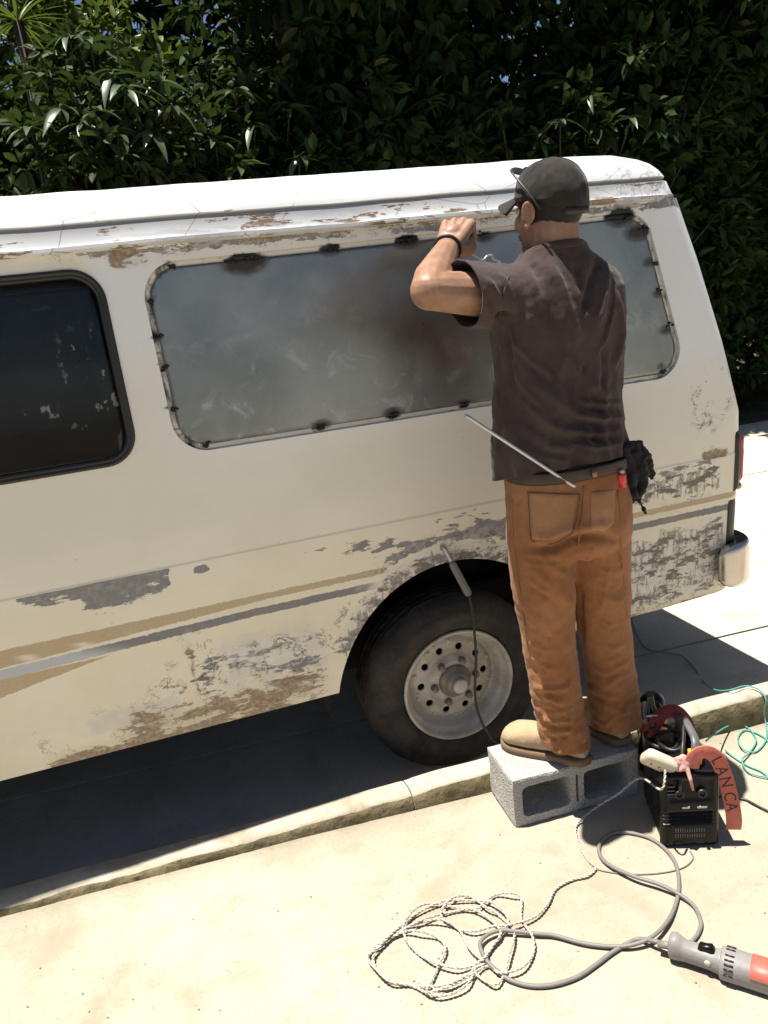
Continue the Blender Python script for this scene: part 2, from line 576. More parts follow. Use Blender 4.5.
def clipgrid(nu, nv, pos, sd):
    """quad grid (nu x nv verts) clipped where sd<0. pos: list of Vectors, sd: array. -> verts, faces, hole-boundary edges"""
    V, idx, F = [], {}, []
    hole = set()
    def vid(k):
        if ('v', k) not in idx: idx[('v', k)] = len(V); V.append(pos[k])
        return idx[('v', k)]
    def eid(a, b):
        k = ('e', min(a, b), max(a, b))
        if k not in idx:
            t = sd[a] / (sd[a] - sd[b]); idx[k] = len(V); V.append(pos[a].lerp(pos[b], t)); hole.add(idx[k])
        return idx[k]
    for j in range(nv - 1):
        for i in range(nu - 1):
            q = [j * nu + i, j * nu + i + 1, (j + 1) * nu + i + 1, (j + 1) * nu + i]
            if all(sd[k] >= 0 for k in q): F.append(tuple(vid(k) for k in q)); continue
            if all(sd[k] < 0 for k in q): continue
            poly = []
            for a, b in zip(q, q[1:] + q[:1]):
                if sd[a] >= 0: poly.append(vid(a))
                if (sd[a] >= 0) != (sd[b] >= 0): poly.append(eid(a, b))
            if len(poly) > 2: F.append(tuple(poly))
    from collections import Counter
    cnt = Counter(); 
    for f in F:
        for a, b in zip(f, f[1:] + f[:1]): cnt[(min(a, b), max(a, b))] += 1
    edges = []
    for f in F:
        for a, b in zip(f, f[1:] + f[:1]):
            if cnt[(min(a, b), max(a, b))] == 1 and a in hole and b in hole: edges.append((a, b))
    return V, F, edges
def side_panel(nu, nv, z0=.338, z1=1.80, lip=.028):
    zs = np.linspace(z0, z1, nv)
    if nv > 60:
        zs = np.unique(np.concatenate([zs[(zs < .886) | (zs > .906)], [.887, .8915, .895, .898, .9015, .905]])); nv = len(zs)
    ss = np.linspace(0, 1, nu)
    ss = ss - .0 * ss
    pos, uv = [], []
    for z in zs:
        a, b = xf(z), xr(z)
        for k, s in enumerate(ss):
            x = a + (b - a) * s
            if nu > 100 and s > .98:                     # finer toward the rear corner
                t = (s - .98) / .02; x = a + (b - a) * (.98 + .02 * (1 - (1 - t) ** 2))
            zz = z + (.012 * max(0, min(1, (x - 1.75) / .3)) if z == z0 else 0)
            pos.append(skin(x, zz)); uv.append((x, zz))
    P = np.array(uv)
    V, F, E = clipgrid(nu, nv, pos, holes(P))
    n = {}
    for a, b in E:
        for k in (a, b):
            if k not in n: n[k] = len(V); V.append(V[k] + Vector((0, lip, 0)))
        F.append((b, a, n[a], n[b]))
    # bottom hem
    low = [i for i, v in enumerate(V) if v.z < z0 + .0125 and i not in n.values()]
    return V, F

def sm(x, a, b): t = np.clip((x - a) / (b - a), 0, 1); return t * t * (3 - 2 * t)
def rect(X, Z, x0, x1, z0, z1, s=.03): return sm(X, x0 - s, x0 + s) * (1 - sm(X, x1 - s, x1 + s)) * sm(Z, z0 - s, z0 + s) * (1 - sm(Z, z1 - s, z1 + s))
BURNS = [(245, 262, 1.5), (255, 260, 1.1), (232, 264, .8), (331, 248, 1.0), (408, 240, 1.2), (486, 236, .9), (560, 226, .9), (622, 216, 1.5), (640, 232, 1.3), (651, 262, 1.0), (661, 293, 1.0), (668, 330, 1.1), (150, 300, .7), (154, 338, .9), (158, 365, .7), (166, 408, .8), (205, 444, .5), (322, 426, .9), (394, 414, .95), (465, 405, .8), (662, 366, .7), (170, 262, .7)]
BXZ = [(*wpx(a, b), c * (.72 if (a < 190 or a > 645) else .95)) for a, b, c in BURNS]
def burnattr(X, Z):
    o = np.zeros(len(X))
    for x, z, s in BXZ: o = np.maximum(o, s * np.exp(-(((X - x) / (.034 * s)) ** 2 + ((Z - z) / (.017 * s)) ** 2)))
    return o

def van_paint():
    m = NM('worn_cream_van_paint', .42, 0, .5)
    x, y, z = m.xyz()
    n0 = m.noise(1.7, 4, .6)
    cream = m.mix(m.step(n0, .35, .65), m.mix(m.step(z, .80, 1.0), (.79, .72, .545), (.76, .715, .60)), m.mix(m.step(z, .80, 1.0), (.84, .775, .61), (.81, .77, .66)))
    c = m.mix(m.at('white'), cream, (.82, .83, .825))
    # decal bands: tan, pale line, grey, lower tan fading out to the left
    nb = m.math('MULTIPLY', m.math('SUBTRACT', m.noise(60, 5, .7), .5), .012)
    zz = m.math('ADD', z, nb)
    bandx = m.step(x, .60, .70, 1, 0)
    rearx = m.step(x, 1.38, 1.42)
    tanlow = m.lin(x, -.48, .30, .695, .7285)
    tan = m.math('MULTIPLY', m.math('MULTIPLY', m.step(zz, tanlow, m.math('ADD', tanlow, .002)), m.step(zz, .749, .752, 1, 0)), m.math('MAXIMUM', m.step(x, .66, .74, 1, 0), rearx))
    tanc = m.mix(m.noise(130, 3), (.46, .345, .20), (.56, .44, .285))
    sl = m.math('FRACT', m.math('MULTIPLY', m.math('ADD', x, m.math('MULTIPLY', z, 1.1)), 6.4))
    dash = m.math('MULTIPLY', m.math('MULTIPLY', m.win(sl, .38, .58, .16), m.step(x, -.12, -.10, 1, 0)), m.win(zz, .700, .722, .006))
    tan = m.math('MULTIPLY', tan, m.math('SUBTRACT', 1, dash))
    c = m.mix(tan, c, tanc)
    low2 = m.lin(x, -.49, -.12, .606, .672)
    tan2 = m.math('MULTIPLY', m.math('MULTIPLY', m.step(zz, low2, m.math('ADD', low2, .002)), m.step(zz, .662, .664, 1, 0)), m.step(x, -.13, -.12, 1, 0))
    c = m.mix(tan2, c, tanc)
    gl = m.lin(x, -.45, .25, .661, .681)
    gh = m.lin(x, -.45, .25, .692, .706)
    grey = m.math('MULTIPLY', m.math('MULTIPLY', m.step(zz, gl, m.math('ADD', gl, .002)), m.step(zz, gh, m.math('ADD', gh, .002), 1, 0)), m.math('MAXIMUM', bandx, rearx))
    gcol = m.mix(m.step(m.math('ADD', x, m.math('MULTIPLY', z, 3.5)), 2.1, 2.3), (.50, .51, .53), (.20, .195, .20))
    c = m.mix(m.math('MULTIPLY', grey, m.step(m.noise(35, 5), .25, .36)), c, gcol)
    # bare filler / sanded zones
    nf = m.noise(9, 6, .65)
    c = m.mix(m.math('MULTIPLY', m.step(m.math('SUBTRACT', m.at('dust'), nf), -.1, .12), .8), c, (.68, .645, .565))
    # grey primer showing in ragged patches
    n1 = m.math('MULTIPLY_ADD', m.noise(15, 9, .7, m.scaled((.5, 1, 1.7), (0, .35, 0))), 2.0, -.5)
    gm = m.step(m.math('SUBTRACT', m.at('grey'), n1), -.012, .012)
    c = m.mix(gm, c, m.mix(m.step(m.noise(50, 4), .45, .65), (.235, .225, .225), (.31, .30, .295)))
    # flaking paint: torn edges and dark spots
    n2 = m.noise(21, 7, .68, m.scaled((.9, 1, 1.15)), 1.2)
    fl = m.at('flake')
    edge = m.step(m.math('ABSOLUTE', m.math('SUBTRACT', n2, .5)), .010, .032, 1, 0)
    brk = m.step(m.noise(15, 4), .50, .60)
    em = m.math('MULTIPLY', m.math('MULTIPLY', edge, brk), m.step(fl, .08, .4))
    sp = m.step(m.math('SUBTRACT', m.math('MULTIPLY', fl, .62), m.noise(30, 7, .7, m.scaled((.45, 1, 1.1), (0, .2, 0)))), -.02, .04)
    c = m.mix(m.math('MULTIPLY', m.step(n2, .5, .56), m.math('MULTIPLY', fl, .7)), c, (.80, .79, .74))
    c = m.mix(m.math('MULTIPLY', em, .85), c, (.14, .115, .085))
    c = m.mix(sp, c, m.mix(m.noise(70, 3), (.13, .11, .09), (.25, .215, .175)))
    st = m.noise(46, 5, .7, m.scaled((1.3, 1, .28), (0, .25, 0)))
    sk = m.step(m.math('SUBTRACT', m.math('MULTIPLY', fl, .60), st), -.03, .05)
    c = m.mix(m.math('MULTIPLY', sk, .75), c, m.mix(m.noise(30, 3), (.16, .135, .105), (.33, .29, .235)))
    # rust
    rn = m.math('MULTIPLY_ADD', m.noise(22, 7, .7, m.scaled((.5, 1, 1.5))), 1.5, -.25)
    rm = m.step(m.math('SUBTRACT', m.at('rust'), rn), -.03, .05)
    c = m.mix(m.math('MULTIPLY', rm, .85), c, m.mix(m.step(m.noise(80, 4), .4, .65), (.15, .085, .045), (.40, .285, .17)))
    # thin rust wash
    c = m.mix(m.math('MULTIPLY', m.step(m.at('rust'), .1, .7), m.math('MULTIPLY', m.noise(6, 4), .5)), c, (.44, .33, .20))
    # weld scorch
    bn = m.math('ADD', m.at('burn'), m.math('MULTIPLY', m.math('SUBTRACT', m.noise(30, 5, .7, m.scaled((1, 1, .35))), .5), 1.1))
    c = m.mix(m.step(bn, .28, .62), c, (.012, .010, .009))
    # road film
    c = m.mix(m.math('MULTIPLY', m.step(m.noise(2.6, 6, .7), .42, .75), m.lin(z, .3, 1.0, .35, .06)), c, (.46, .40, .30))
    tiny = m.math('MULTIPLY', m.step(m.voro(21, 'F1'), .03, .055, 1, 0), m.step(m.noise(4, 2), .5, .6))
    c = m.mix(m.math('MULTIPLY', tiny, .7), c, (.24, .19, .14))
    m.col(c)
    anyw = m.math('MAXIMUM', m.math('MAXIMUM', gm, em), m.math('MAXIMUM', sp, rm))
    m.rgh(m.math('ADD', m.math('MULTIPLY', anyw, .35), m.lin(m.noise(14, 5), .3, .7, .36, .52)))
    h = m.math('SUBTRACT', m.math('MULTIPLY', m.noise(3, 3), .35), m.math('MULTIPLY', anyw, .22))
    m.bump(h, .55, .006)
    return m.m
M_PAINT = van_paint()
def roof_paint():
    m = NM('roof_white_paint', .45, 0, .5)
    x, y, z = m.xyz()
    c = m.mix(m.step(m.noise(2.2, 5), .4, .65), (.58, .585, .59), (.66, .66, .655))
    # straight crack and marker lines
    v = m.voro(3.1, 'DISTANCE_TO_EDGE', m.scaled((1.0, 1.3, 2.2), (0, 0, .1)))
    ln = m.math('MULTIPLY', m.step(v, .002, .006, 1, 0), m.step(m.noise(3.7, 3), .42, .47))
    c = m.mix(m.math('MULTIPLY', ln, .8), c, (.22, .21, .20))
    lowz = m.step(z, 1.80, 1.885, 1, 0)
    r = m.step(m.noise(16, 8, .68, m.scaled((.35, 1, 1.6))), m.lin(lowz, 0, 1, .66, .52), m.lin(lowz, 0, 1, .68, .545))
    c = m.mix(r, c, m.mix(m.noise(60, 3), (.10, .055, .03), (.33, .24, .15)))
    gr = m.step(m.noise(7, 7, .65, m.scaled((.3, 1, 1.5))), .53, .55)
    c = m.mix(m.math('MULTIPLY', gr, m.math('MULTIPLY', lowz, .8)), c, (.46, .46, .47))
    c = m.mix(m.math('MULTIPLY', m.win(z, 1.858, 1.868, .003), .75), c, (.24, .235, .235))
    rear = m.math('MULTIPLY', m.step(x, 1.55, 1.68), m.step(m.math('ABSOLUTE', m.math('SUBTRACT', m.noise(15, 6, .65), .5)), .006, .02, 1, 0))
    c = m.mix(m.math('MULTIPLY', rear, .7), c, (.18, .16, .14))
    m.col(c); m.bump(m.noise(5, 4), .12, .01)
    return m.m
M_ROOF = roof_paint()
def sheet_metal():
    m = NM('dull_sheet_steel', .35, .75, .5)
    x, y, z = m.xyz()
    n = m.noise(3.2, 6, .65); g = m.noise(12, 7, .7, None, .8); s = m.noise(5, 5, .6, m.scaled((1, 1, 5)))
    c = m.mix(m.step(n, .32, .68), (.23, .245, .235), (.325, .34, .325))
    sm_ = m.math('MULTIPLY', m.step(g, .52, .74), m.lin(z, 1.25, 1.65, .65, .10))
    c = m.mix(sm_, c, (.55, .575, .58))
    bn = m.math('ADD', m.at('burn'), m.math('MULTIPLY', m.math('SUBTRACT', m.noise(26, 6, .7), .5), 1.2))
    bm_ = m.step(bn, .14, .72)
    c = m.mix(bm_, c, (.010, .009, .008))
    hz = m.step(m.at('burn'), .04, .3)
    c = m.mix(m.math('MULTIPLY', hz, .6), c, (.05, .047, .046))
    m.col(c)
    refl_ = m.math('MULTIPLY', m.at('reflection_tint'), m.lin(m.noise(7, 5, .6), .3, .7, .55, 1.2), clamp=True)
    c = m.mix(m.math('MULTIPLY', refl_, .72), c, m.mix(m.step(m.noise(4, 3), .35, .65), (.20, .105, .072), (.10, .068, .056)))  # man's blurred reflection painted into the colour, partly as heat-tint soot
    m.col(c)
    m.rgh(m.math('ADD', m.lin(n, .3, .7, .26, .36), m.math('ADD', m.math('MULTIPLY', sm_, .25), m.math('MULTIPLY', bm_, .4))))
    m.put(m.math('SUBTRACT', .60, m.math('ADD', m.math('MULTIPLY', sm_, .45), m.math('MULTIPLY', bm_, .7)), clamp=True), m.b.inputs['Metallic'])
    m.bump(m.noise(1.8, 2), .10, .02)
    return m.m
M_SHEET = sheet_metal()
M_RUBBER = plain('black_rubber', (.013, .013, .013), .42, var=.3)
M_DARK = plain('dark_underside', (.02, .017, .014), .9)
M_LINING = plain('grey_cabin_lining', (.42, .42, .43), .85)
M_CHROME = plain('dull_chrome', (.55, .51, .46), .24, .9, .12, 8)
M_STEEL = plain('grey_steel', (.34, .33, .32), .4, .8, .2)
def glassmat():
    m = NM('tinted_dusty_glass', .06, 0, .5)
    t = m.t
    x, y, z = m.xyz()
    tr = m.n('ShaderNodeBsdfTransparent'); tr.inputs[0].default_value = (.26, .27, .28, 1)
    gl = m.n('ShaderNodeBsdfGlossy'); gl.inputs['Roughness'].default_value = .03; gl.inputs['Color'].default_value = (.8, .8, .8, 1)
    df = m.n('ShaderNodeBsdfDiffuse'); df.inputs[0].default_value = (.42, .42, .42, 1)
    fr = m.n('ShaderNodeFresnel'); fr.inputs[0].default_value = 1.45
    mx = m.n('ShaderNodeMixShader'); m.l(fr.outputs[0], mx.inputs[0]); m.l(tr.outputs[0], mx.inputs[1]); m.l(gl.outputs[0], mx.inputs[2])
    # paint specks, wiped marks and a dust film, with grey added for the visible cabin
    sp = m.math('MULTIPLY', m.step(m.noise(24, 4, .6, m.scaled((1.3, 1, .8))), .585, .62), m.math('MULTIPLY', m.step(x, -.20, -.07), m.win(z, 1.30, 1.58, .05)))
    sp2 = m.math('MULTIPLY', m.step(m.noise(34, 3, .5, m.scaled((1, 1, .6))), .60, .64), m.math('MULTIPLY', m.win(z, 1.375, 1.41, .008), m.win(x, -.32, -.16, .02)))
    film = m.math('MULTIPLY', m.lin(m.noise(4, 5), .3, .7, .002, .018), 1)
    film = m.math('ADD', film, m.math('MULTIPLY', m.step(z, 1.50, 1.52, .016, 0), 1))  # lower half greyed in the colour, standing in for the visible cabin
    f = m.math('MAXIMUM', m.math('MULTIPLY', m.math('MAXIMUM', sp, sp2), .45), film)
    m2 = m.n('ShaderNodeMixShader'); m.l(f, m2.inputs[0]); m.l(mx.outputs[0], m2.inputs[1]); m.l(df.outputs[0], m2.inputs[2])
    m.l(m2.outputs[0], t.nodes['Material Output'].inputs[0])
    return m.m
M_GLASS = glassmat()

van = empty('van', (0, YM, ZY))
tag(van, 'old cream passenger van with peeling paint, its rear side window welded shut', 'van')

# near side skin
V, F = side_panel(400, 120)
me = mk(V, F)
o = link('side_panel', me, M_PAINT, van)
P = coords(me); X, Z = P[:, 0], P[:, 2]
sdw2 = polysd(P[:, [0, 2]], W2, .10); sdw1 = polysd(P[:, [0, 2]], W1, .085); ar = arch_sd(P[:, [0, 2]])
nz = fbm(P, 7, 4, 1)
zb = np.interp(X, [-.40, -.25, -.21, -.19, -.1, .0, .03], [.888, .872, .83, .80, .815, .84, .85])
grey = np.where((X > -.39 + .01 * nz) & (X < .032) & (Z < .8935), np.clip(.52 + (Z - zb) / .13, 0, 1), 0)
grey = np.maximum(grey, 1.1 * np.exp(-(((X - .128) / .024) ** 2 + ((Z - .869) / .017) ** 2)) )
zt = np.interp(X, [.60, .72, .85, 1.0, 1.2, 1.4], [.80, .85, .872, .893, .8935, .8935])
grey = np.maximum(grey, np.where((X > .58) & (X < 1.5) & (Z < .8935), .74 * sm(zt - Z, -.05, .11) * sm(ar, .055, .075) * sm(X, .58, .78) * (1 - sm(X, 1.36, 1.5)), 0))
grey = np.maximum(grey, .70 * rect(X, Z, .42, .52, .845, .865, .014))
grey = np.maximum(grey, .50 * rect(X, Z, .55, .75, .78, .86, .04))
grey = np.maximum(grey, .42 * rect(X, Z, 1.45, 1.98, .80, .90, .02))
grey = np.maximum(grey, .40 * rect(X, Z, .05, .49, .36, .60, .05))
grey = np.maximum(grey, .46 * np.exp(-(np.maximum(ar, 0) / .07) ** 2) * sm(Z, .36, .5))
grey = np.maximum(grey, .36 * rect(X, Z, 1.4, 2.06, .36, .66, .04))
grey = np.maximum(grey, .52 * sm(Z, 1.75, 1.78) * sm(X, -.3, .0))
flake = .84 * np.exp(-(np.maximum(ar, 0) / .085) ** 2) * sm(Z, .36, .5)
flake = np.maximum(flake, .62 * rect(X, Z, .20, .47, .34, .60, .07))
flake = np.maximum(flake, .70 * rect(X, Z, .01, .11, .43, .67, .03))
flake = np.maximum(flake, .55 * rect(X, Z, -.08, .48, .37, .58, .07))
flake = np.maximum(flake, .30 * rect(X, Z, -.45, .48, .36, .50, .05))
flake = np.maximum(flake, .78 * rect(X, Z, 1.40, 2.03, .76, .875, .025))
flake = np.maximum(flake, .74 * rect(X, Z, 1.40, 2.06, .36, .655, .03))
flake = np.maximum(flake, .62 * rect(X, Z, 1.92, 1.99, .93, 1.22, .03))
flake = np.maximum(flake, .35 * rect(X, Z, 1.88, 2.10, 1.02, 1.24, .04))
flake = np.maximum(flake, .45 * sm(Z, 1.755, 1.78) * sm(X, -.2, 0))
rust = .66 * rect(X, Z, -.42, .36, .30, .385, .05)
rust = np.maximum(rust, .56 * rect(X, Z, -.2, .48, .33, .46, .06))
rust = np.maximum(rust, .62 * rect(X, Z, 1.93, 2.05, .885, .93, .015))
rust = np.maximum(rust, .52 * rect(X, Z, 1.38, 2.1, .30, .36, .02))
rust = np.maximum(rust, .60 * rect(X, Z, .03, .14, 1.74, 1.84, .02))
rust = np.maximum(rust, .56 * np.exp(-((Z - 1.785) / .010) ** 2) * (np.abs(X - .95) < .6))
rust = np.maximum(rust, .5 * np.exp(-(((X - .05) / .02) ** 2 + ((Z - .60) / .09) ** 2)))
white = np.maximum(sm(X, 1.45, 1.85) * sm(Z, 1.1, 1.35), .9 * sm(Z, 1.33, 1.6) * rect(X, Z, -.02, .16, 1.2, 1.9, .03))
white = np.maximum(white, .45 * (np.exp(-(sdw2 / .05) ** 2)))
dust = .66 * rect(X, Z, -.30, .02, .39, .50, .05)
dust = np.maximum(dust, .60 * rect(X, Z, .12, .50, .42, .66, .06))
dust = np.maximum(dust, .72 * np.exp(-((ar - .02) / .06) ** 2) * sm(Z, .4, .55))
dust = np.maximum(dust, .60 * rect(X, Z, 1.4, 2.06, .36, .66, .05))
for nme, a in (('grey', grey), ('flake', flake), ('rust', rust), ('white', white), ('dust', dust), ('burn', burnattr(X, Z) * .9)): attr(me, nme, a)
sharp(o, 40)
# far side, rear, front and floor
V, F = side_panel(90, 36)
V = [Vector((v.x, 2 * YM - v.y, v.z)) for v in V]
link('far_side_panel', mk(V, [f[::-1] for f in F]), M_PAINT, van)
def endwall(fx, inset, z0=.338, z1=1.88, n=32):
    V = []
    for k in range(n + 1):
        z = z0 + (z1 - z0) * k / n
        for t in np.linspace(0, 1, 9):
            y0 = ys(z) + inset
            V.append((fx(z) - .002 * (1 if fx is xr else -1), y0 + (2 * (YM - y0)) * t, z))
    return V, [(k * 9 + i, k * 9 + i + 1, (k + 1) * 9 + i + 1, (k + 1) * 9 + i) for k in range(n) for i in range(8)]
link('rear_door', mk(*endwall(xr, RC - .001)), M_PAINT, van)
link('front_panel', mk(*endwall(xf, .119)), M_PAINT, van)
link('floor_pan', mk(*box(-.25, YM, .755, 4.5, 1.58, .03)), M_DARK, van, False)
link('chassis', mk(*join([box(-.25, YM - .5, .44, 4.3, .1, .12, .01), box(-.25, YM + .5, .44, 4.3, .1, .12, .01), tube([Vector((.93, 2.6, .25)), Vector((.93, 3.78, .25))], .05, 12), ball((.93, YM, .25), (.14, .14, .14)), box(1.6, YM, .48, .5, .7, .2, .03)])), M_DARK, van)
link('wheel_housing', mk(*join([tube([Vector((.93 + .47 * math.cos(a), 2.60, .25 + .50 * math.sin(a))) for a in np.linspace(0, math.pi, 20)], .23, 4, flat=(.04, 1), up=(0, 0, 1)), box(.93, 2.70, .50, .95, .01, .52)])), M_DARK, van)

# roof with gutter and groove
RP = [(2.384, 1.793), (2.362, 1.796), (2.357, 1.802), (2.359, 1.811), (2.366, 1.812), (2.372, 1.806), (2.386, 1.808), (2.396, 1.822), (2.401, 1.856), (2.412, 1.860), (2.414, 1.866), (2.403, 1.872), (2.414, 1.896), (2.434, 1.918), (2.468, 1.938), (2.53, 1.962), (2.65, 1.981), (2.85, 1.997), (YM, 2.004)]
full = RP + [(2 * YM - y, z) for y, z in RP[-2::-1]]
nst = 110
V = []
for i in range(nst + 1):
    s = i / nst
    for (y, z) in full:
        a, b = xf(z), xr(max(z, 1.80)) if z > 1.815 else xr(1.80) - .006
        x = a + (b - a) * (1 - (1 - s) ** 1.35)
        d = b - x
        yy = y
        if d < RC and z > 1.0:
            k = (RC - math.sqrt(max(0, RC * RC - (RC - max(d, 0)) ** 2)))
            yy = y + (k if y < YM else -k) * (1 if abs(y - YM) > .3 else abs(y - YM) / .3)
        if z < 1.815:
            fade = max(0.0, min(1.0, (b - x - .05) / .14)); e_ = 2.386
            yy = (e_ + (y - e_) * fade) if y < YM else (2 * YM - e_) + (y - (2 * YM - e_)) * fade
            kk_ = (RC - math.sqrt(max(0, RC * RC - (RC - max(d, 0)) ** 2))) if d < RC else 0
            yy += kk_ if y < YM else -kk_
            yy += .003 * mnoise.noise(Vector((x * 5, 0, 9))) * fade
        dent = .004 * mnoise.noise(Vector((x * 2.2, y * 3, 1))) + .0025 * mnoise.noise(Vector((x * 9, y * 6, 2)))
        V.append((x, yy, z + dent))
m = len(full)
F = [(i * m + k, (i + 1) * m + k, (i + 1) * m + k + 1, i * m + k + 1) for i in range(nst) for k in range(m - 1)]
F.append(tuple(nst * m + k for k in range(m)))
o = link('roof', mk(V, F), M_ROOF, van); sharp(o, 45)

# left window: glass, rubber seal, seats inside
def outline(poly, r, inset, n=10):
    """rounded outline points (x, z) counter-clockwise"""
    poly = [Vector((a, b)) for a, b in poly]
    out = []
    k = len(poly)
    for i in range(k):
        p, a, b = poly[i], poly[i - 1], poly[(i + 1) % k]
        u, v = (a - p).normalized(), (b - p).normalized()
        bis = (u + v).normalized()
        half = u.angle(v) / 2
        c = p + bis * (r / math.sin(half))
        rr = r - inset
        s0 = math.atan2(-(u.x * 0) + (p + u * (r / math.tan(half)) - c).y, (p + u * (r / math.tan(half)) - c).x)
        e0 = math.atan2((p + v * (r / math.tan(half)) - c).y, (p + v * (r / math.tan(half)) - c).x)
        da = (e0 - s0) % (2 * math.pi)
        if da > math.pi: da -= 2 * math.pi
        for q in range(n + 1):
            t = s0 + da * q / n
            out.append((c.x + rr * math.cos(t), c.y + rr * math.sin(t)))
    return out
def dens(ol, step=.03):
    out = []
    for (a, b) in zip(ol, ol[1:] + ol[:1]):
        d = math.hypot(b[0] - a[0], b[1] - a[1]); m = max(1, int(d / step))
        for q in range(m): out.append((a[0] + (b[0] - a[0]) * q / m, a[1] + (b[1] - a[1]) * q / m))
    return out
def ring_strip(o1, off1, o2, off2):
    """strip between two outlines with equal counts"""
    n = len(o1)
    V = [skin(x, z, off1) for x, z in o1] + [skin(x, z, off2) for x, z in o2]
    return V, [(k, (k + 1) % n, n + (k + 1) % n, n + k) for k in range(n)]
def multi_ring(poly, r, prof):
    """sweep profile [(inset, off)] round a window outline"""
    rings = [dens_pair(poly, r, i) for i, _ in prof]
    n = len(rings[0]); V = []
    for rg, (_, off) in zip(rings, prof): V += [skin(x, z, off) for x, z in rg]
    F = [(j * n + k, j * n + (k + 1) % n, (j + 1) * n + (k + 1) % n, (j + 1) * n + k) for j in range(len(prof) - 1) for k in range(n)]
    return V, F
def dens_pair(poly, r, inset):
    ol = outline(poly, r, inset, 10)
    base = outline(poly, r, 0, 10)
    out = []
    k = len(ol)
    for i in range(k):
        a, b = ol[i], ol[(i + 1) % k]; A, B = base[i], base[(i + 1) % k]
        m = max(1, int(math.hypot(B[0] - A[0], B[1] - A[1]) / .03))
        for q in range(m): out.append((a[0] + (b[0] - a[0]) * q / m, a[1] + (b[1] - a[1]) * q / m))
    return out
seal = link('window_seal', mk(*multi_ring(W1, .085, [(-.004, -.006), (-.003, .004), (.001, .007), (.007, .006), (.010, .003), (.013, .005), (.018, .004), (.022, -.006), (.022, -.02)])), M_RUBBER, van)
def pane(poly, r, inset, off, step=.012, mat=None, name='pane', thick=.004):
    P = np.array(poly); x0, z0 = P.min(0) - .02; x1, z1 = P.max(0) + .02
    nu, nv = int((x1 - x0) / step) + 2, int((z1 - z0) / step) + 2
    pts = [(x0 + step * i, z0 + step * j) for j in range(nv) for i in range(nu)]
    pos = [Vector((x, ys(z) - off, z)) for x, z in pts]
    V, F, E = clipgrid(nu, nv, pos, -(polysd(np.array(pts), poly, r) + inset))
    me = mk(V, F)
    o = link(name, me, mat, van); solidify(o, thick)
    return o
pane(W1, .085, .014, -.008, .05, M_GLASS, 'window_glass')
# rear side window: inner flange and the welded steel sheet
me = mk(*multi_ring(W2, .10, [(-.002, -.026), (-.001, -.010), (.010, -.011), (.022, -.013), (.034, -.016)]))
o = link('window_flange', me, M_PAINT, van)
P = coords(me)
fb = np.maximum(burnattr(P[:, 0], P[:, 2]) * 1.3, .40 * ((P[:, 0] < .19) | (P[:, 0] > 1.70)))
attr(me, 'burn', fb); attr(me, 'white', np.full(len(P), .1)); attr(me, 'rust', np.full(len(P), .33)); attr(me, 'dust', np.zeros(len(P)))
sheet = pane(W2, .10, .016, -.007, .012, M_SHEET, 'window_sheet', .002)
P = coords(sheet.data); bb = burnattr(P[:, 0], P[:, 2])
sdw = polysd(P[:, [0, 2]], W2, .10)
bb = np.maximum(bb, .42 * np.exp(-((sdw + .014) / .007) ** 2))
attr(sheet.data, 'burn', bb)
sx_, sz_ = wpx(425, 335)  # centre of the brown smear painted for the man's reflection
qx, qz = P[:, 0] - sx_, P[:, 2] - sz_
attr(sheet.data, 'reflection_tint', .95 * np.exp(-((qx / .17) ** 2 + ((qz + .25 * qx) / .12) ** 2)) + .5 * np.exp(-(((qx - .10) / .12) ** 2 + ((qz + .13) / .10) ** 2)) + .5 * np.exp(-(((qx - .02) / .07) ** 2 + ((qz - .12) / .09) ** 2)))
M_WELD = plain('scorched_weld', (.03, .026, .023), .55, .6)
random.seed(4)
for (x, z, s) in BXZ:
    # weld bead sits on the edge between sheet and flange nearest to the scorch
    best = min(dens_pair(W2, .10, .016), key=lambda q: (q[0] - x) ** 2 + (q[1] - z) ** 2)
    parts = []
    for k in range(5):
        q = (best[0] + random.uniform(-.018, .018) * s, best[1] + random.uniform(-.007, .007))
        c = skin(q[0], q[1], -.006)
        parts.append(ball(c, (random.uniform(.004, .008), .0035, random.uniform(.003, .005)), n=8, m=6))
    link('tack_weld', mk(*join(parts)), M_WELD, van)
# seats behind the left window
for sx in (-.30, -.115):
    c = Vector((sx, 2.52, 1.235))
    me = remesh([ball(c, (.085, .13, .085)), box(sx + .02, 2.62, .98, .16, .44, .42, .05), box(sx - .14, 2.62, .84, .36, .46, .14, .05)], .02, 6)
    link('seat', me, M_LINING, van)
link('cabin_lining', mk(*join([box(-.3, 3.94, 1.0, 4.0, .02, .5), box(1.2, 3.9, 1.4, 1.2, .02, .9)])), M_LINING, van, False)

# rear corner: tail light, bumper, corner path
def corner(l, z, off):
    X0 = xr(z) - RC
    if l < 0: return Vector((X0 + l, ys(z) - off, z))
    a = l / RC
    if a < math.pi / 2: return Vector((X0 + (RC + off) * math.sin(a), ys(z) + RC - (RC + off) * math.cos(a), z))
    return Vector((xr(z) + off, ys(z) + RC + (l - RC * math.pi / 2), z))
def cpatch(l0, l1, z0, z1, off, base=-.01, nl=16, nz=10, rnd=.012):
    V = []
    for j in range(nz + 1):
        z = z0 + (z1 - z0) * j / nz
        for i in range(nl + 1):
            l = l0 + (l1 - l0) * i / nl
            e = min(min(i, nl - i) / nl * (l1 - l0), min(j, nz - j) / nz * (z1 - z0))
            o_ = base + (off - base) * min(1, .0 + (1 - (1 - min(1, e / rnd)) ** 2) ** .5)
            V.append(corner(l, z, o_))
    F = [(j * (nl + 1) + i, j * (nl + 1) + i + 1, (j + 1) * (nl + 1) + i + 1, (j + 1) * (nl + 1) + i) for j in range(nz) for i in range(nl)]
    return V, F
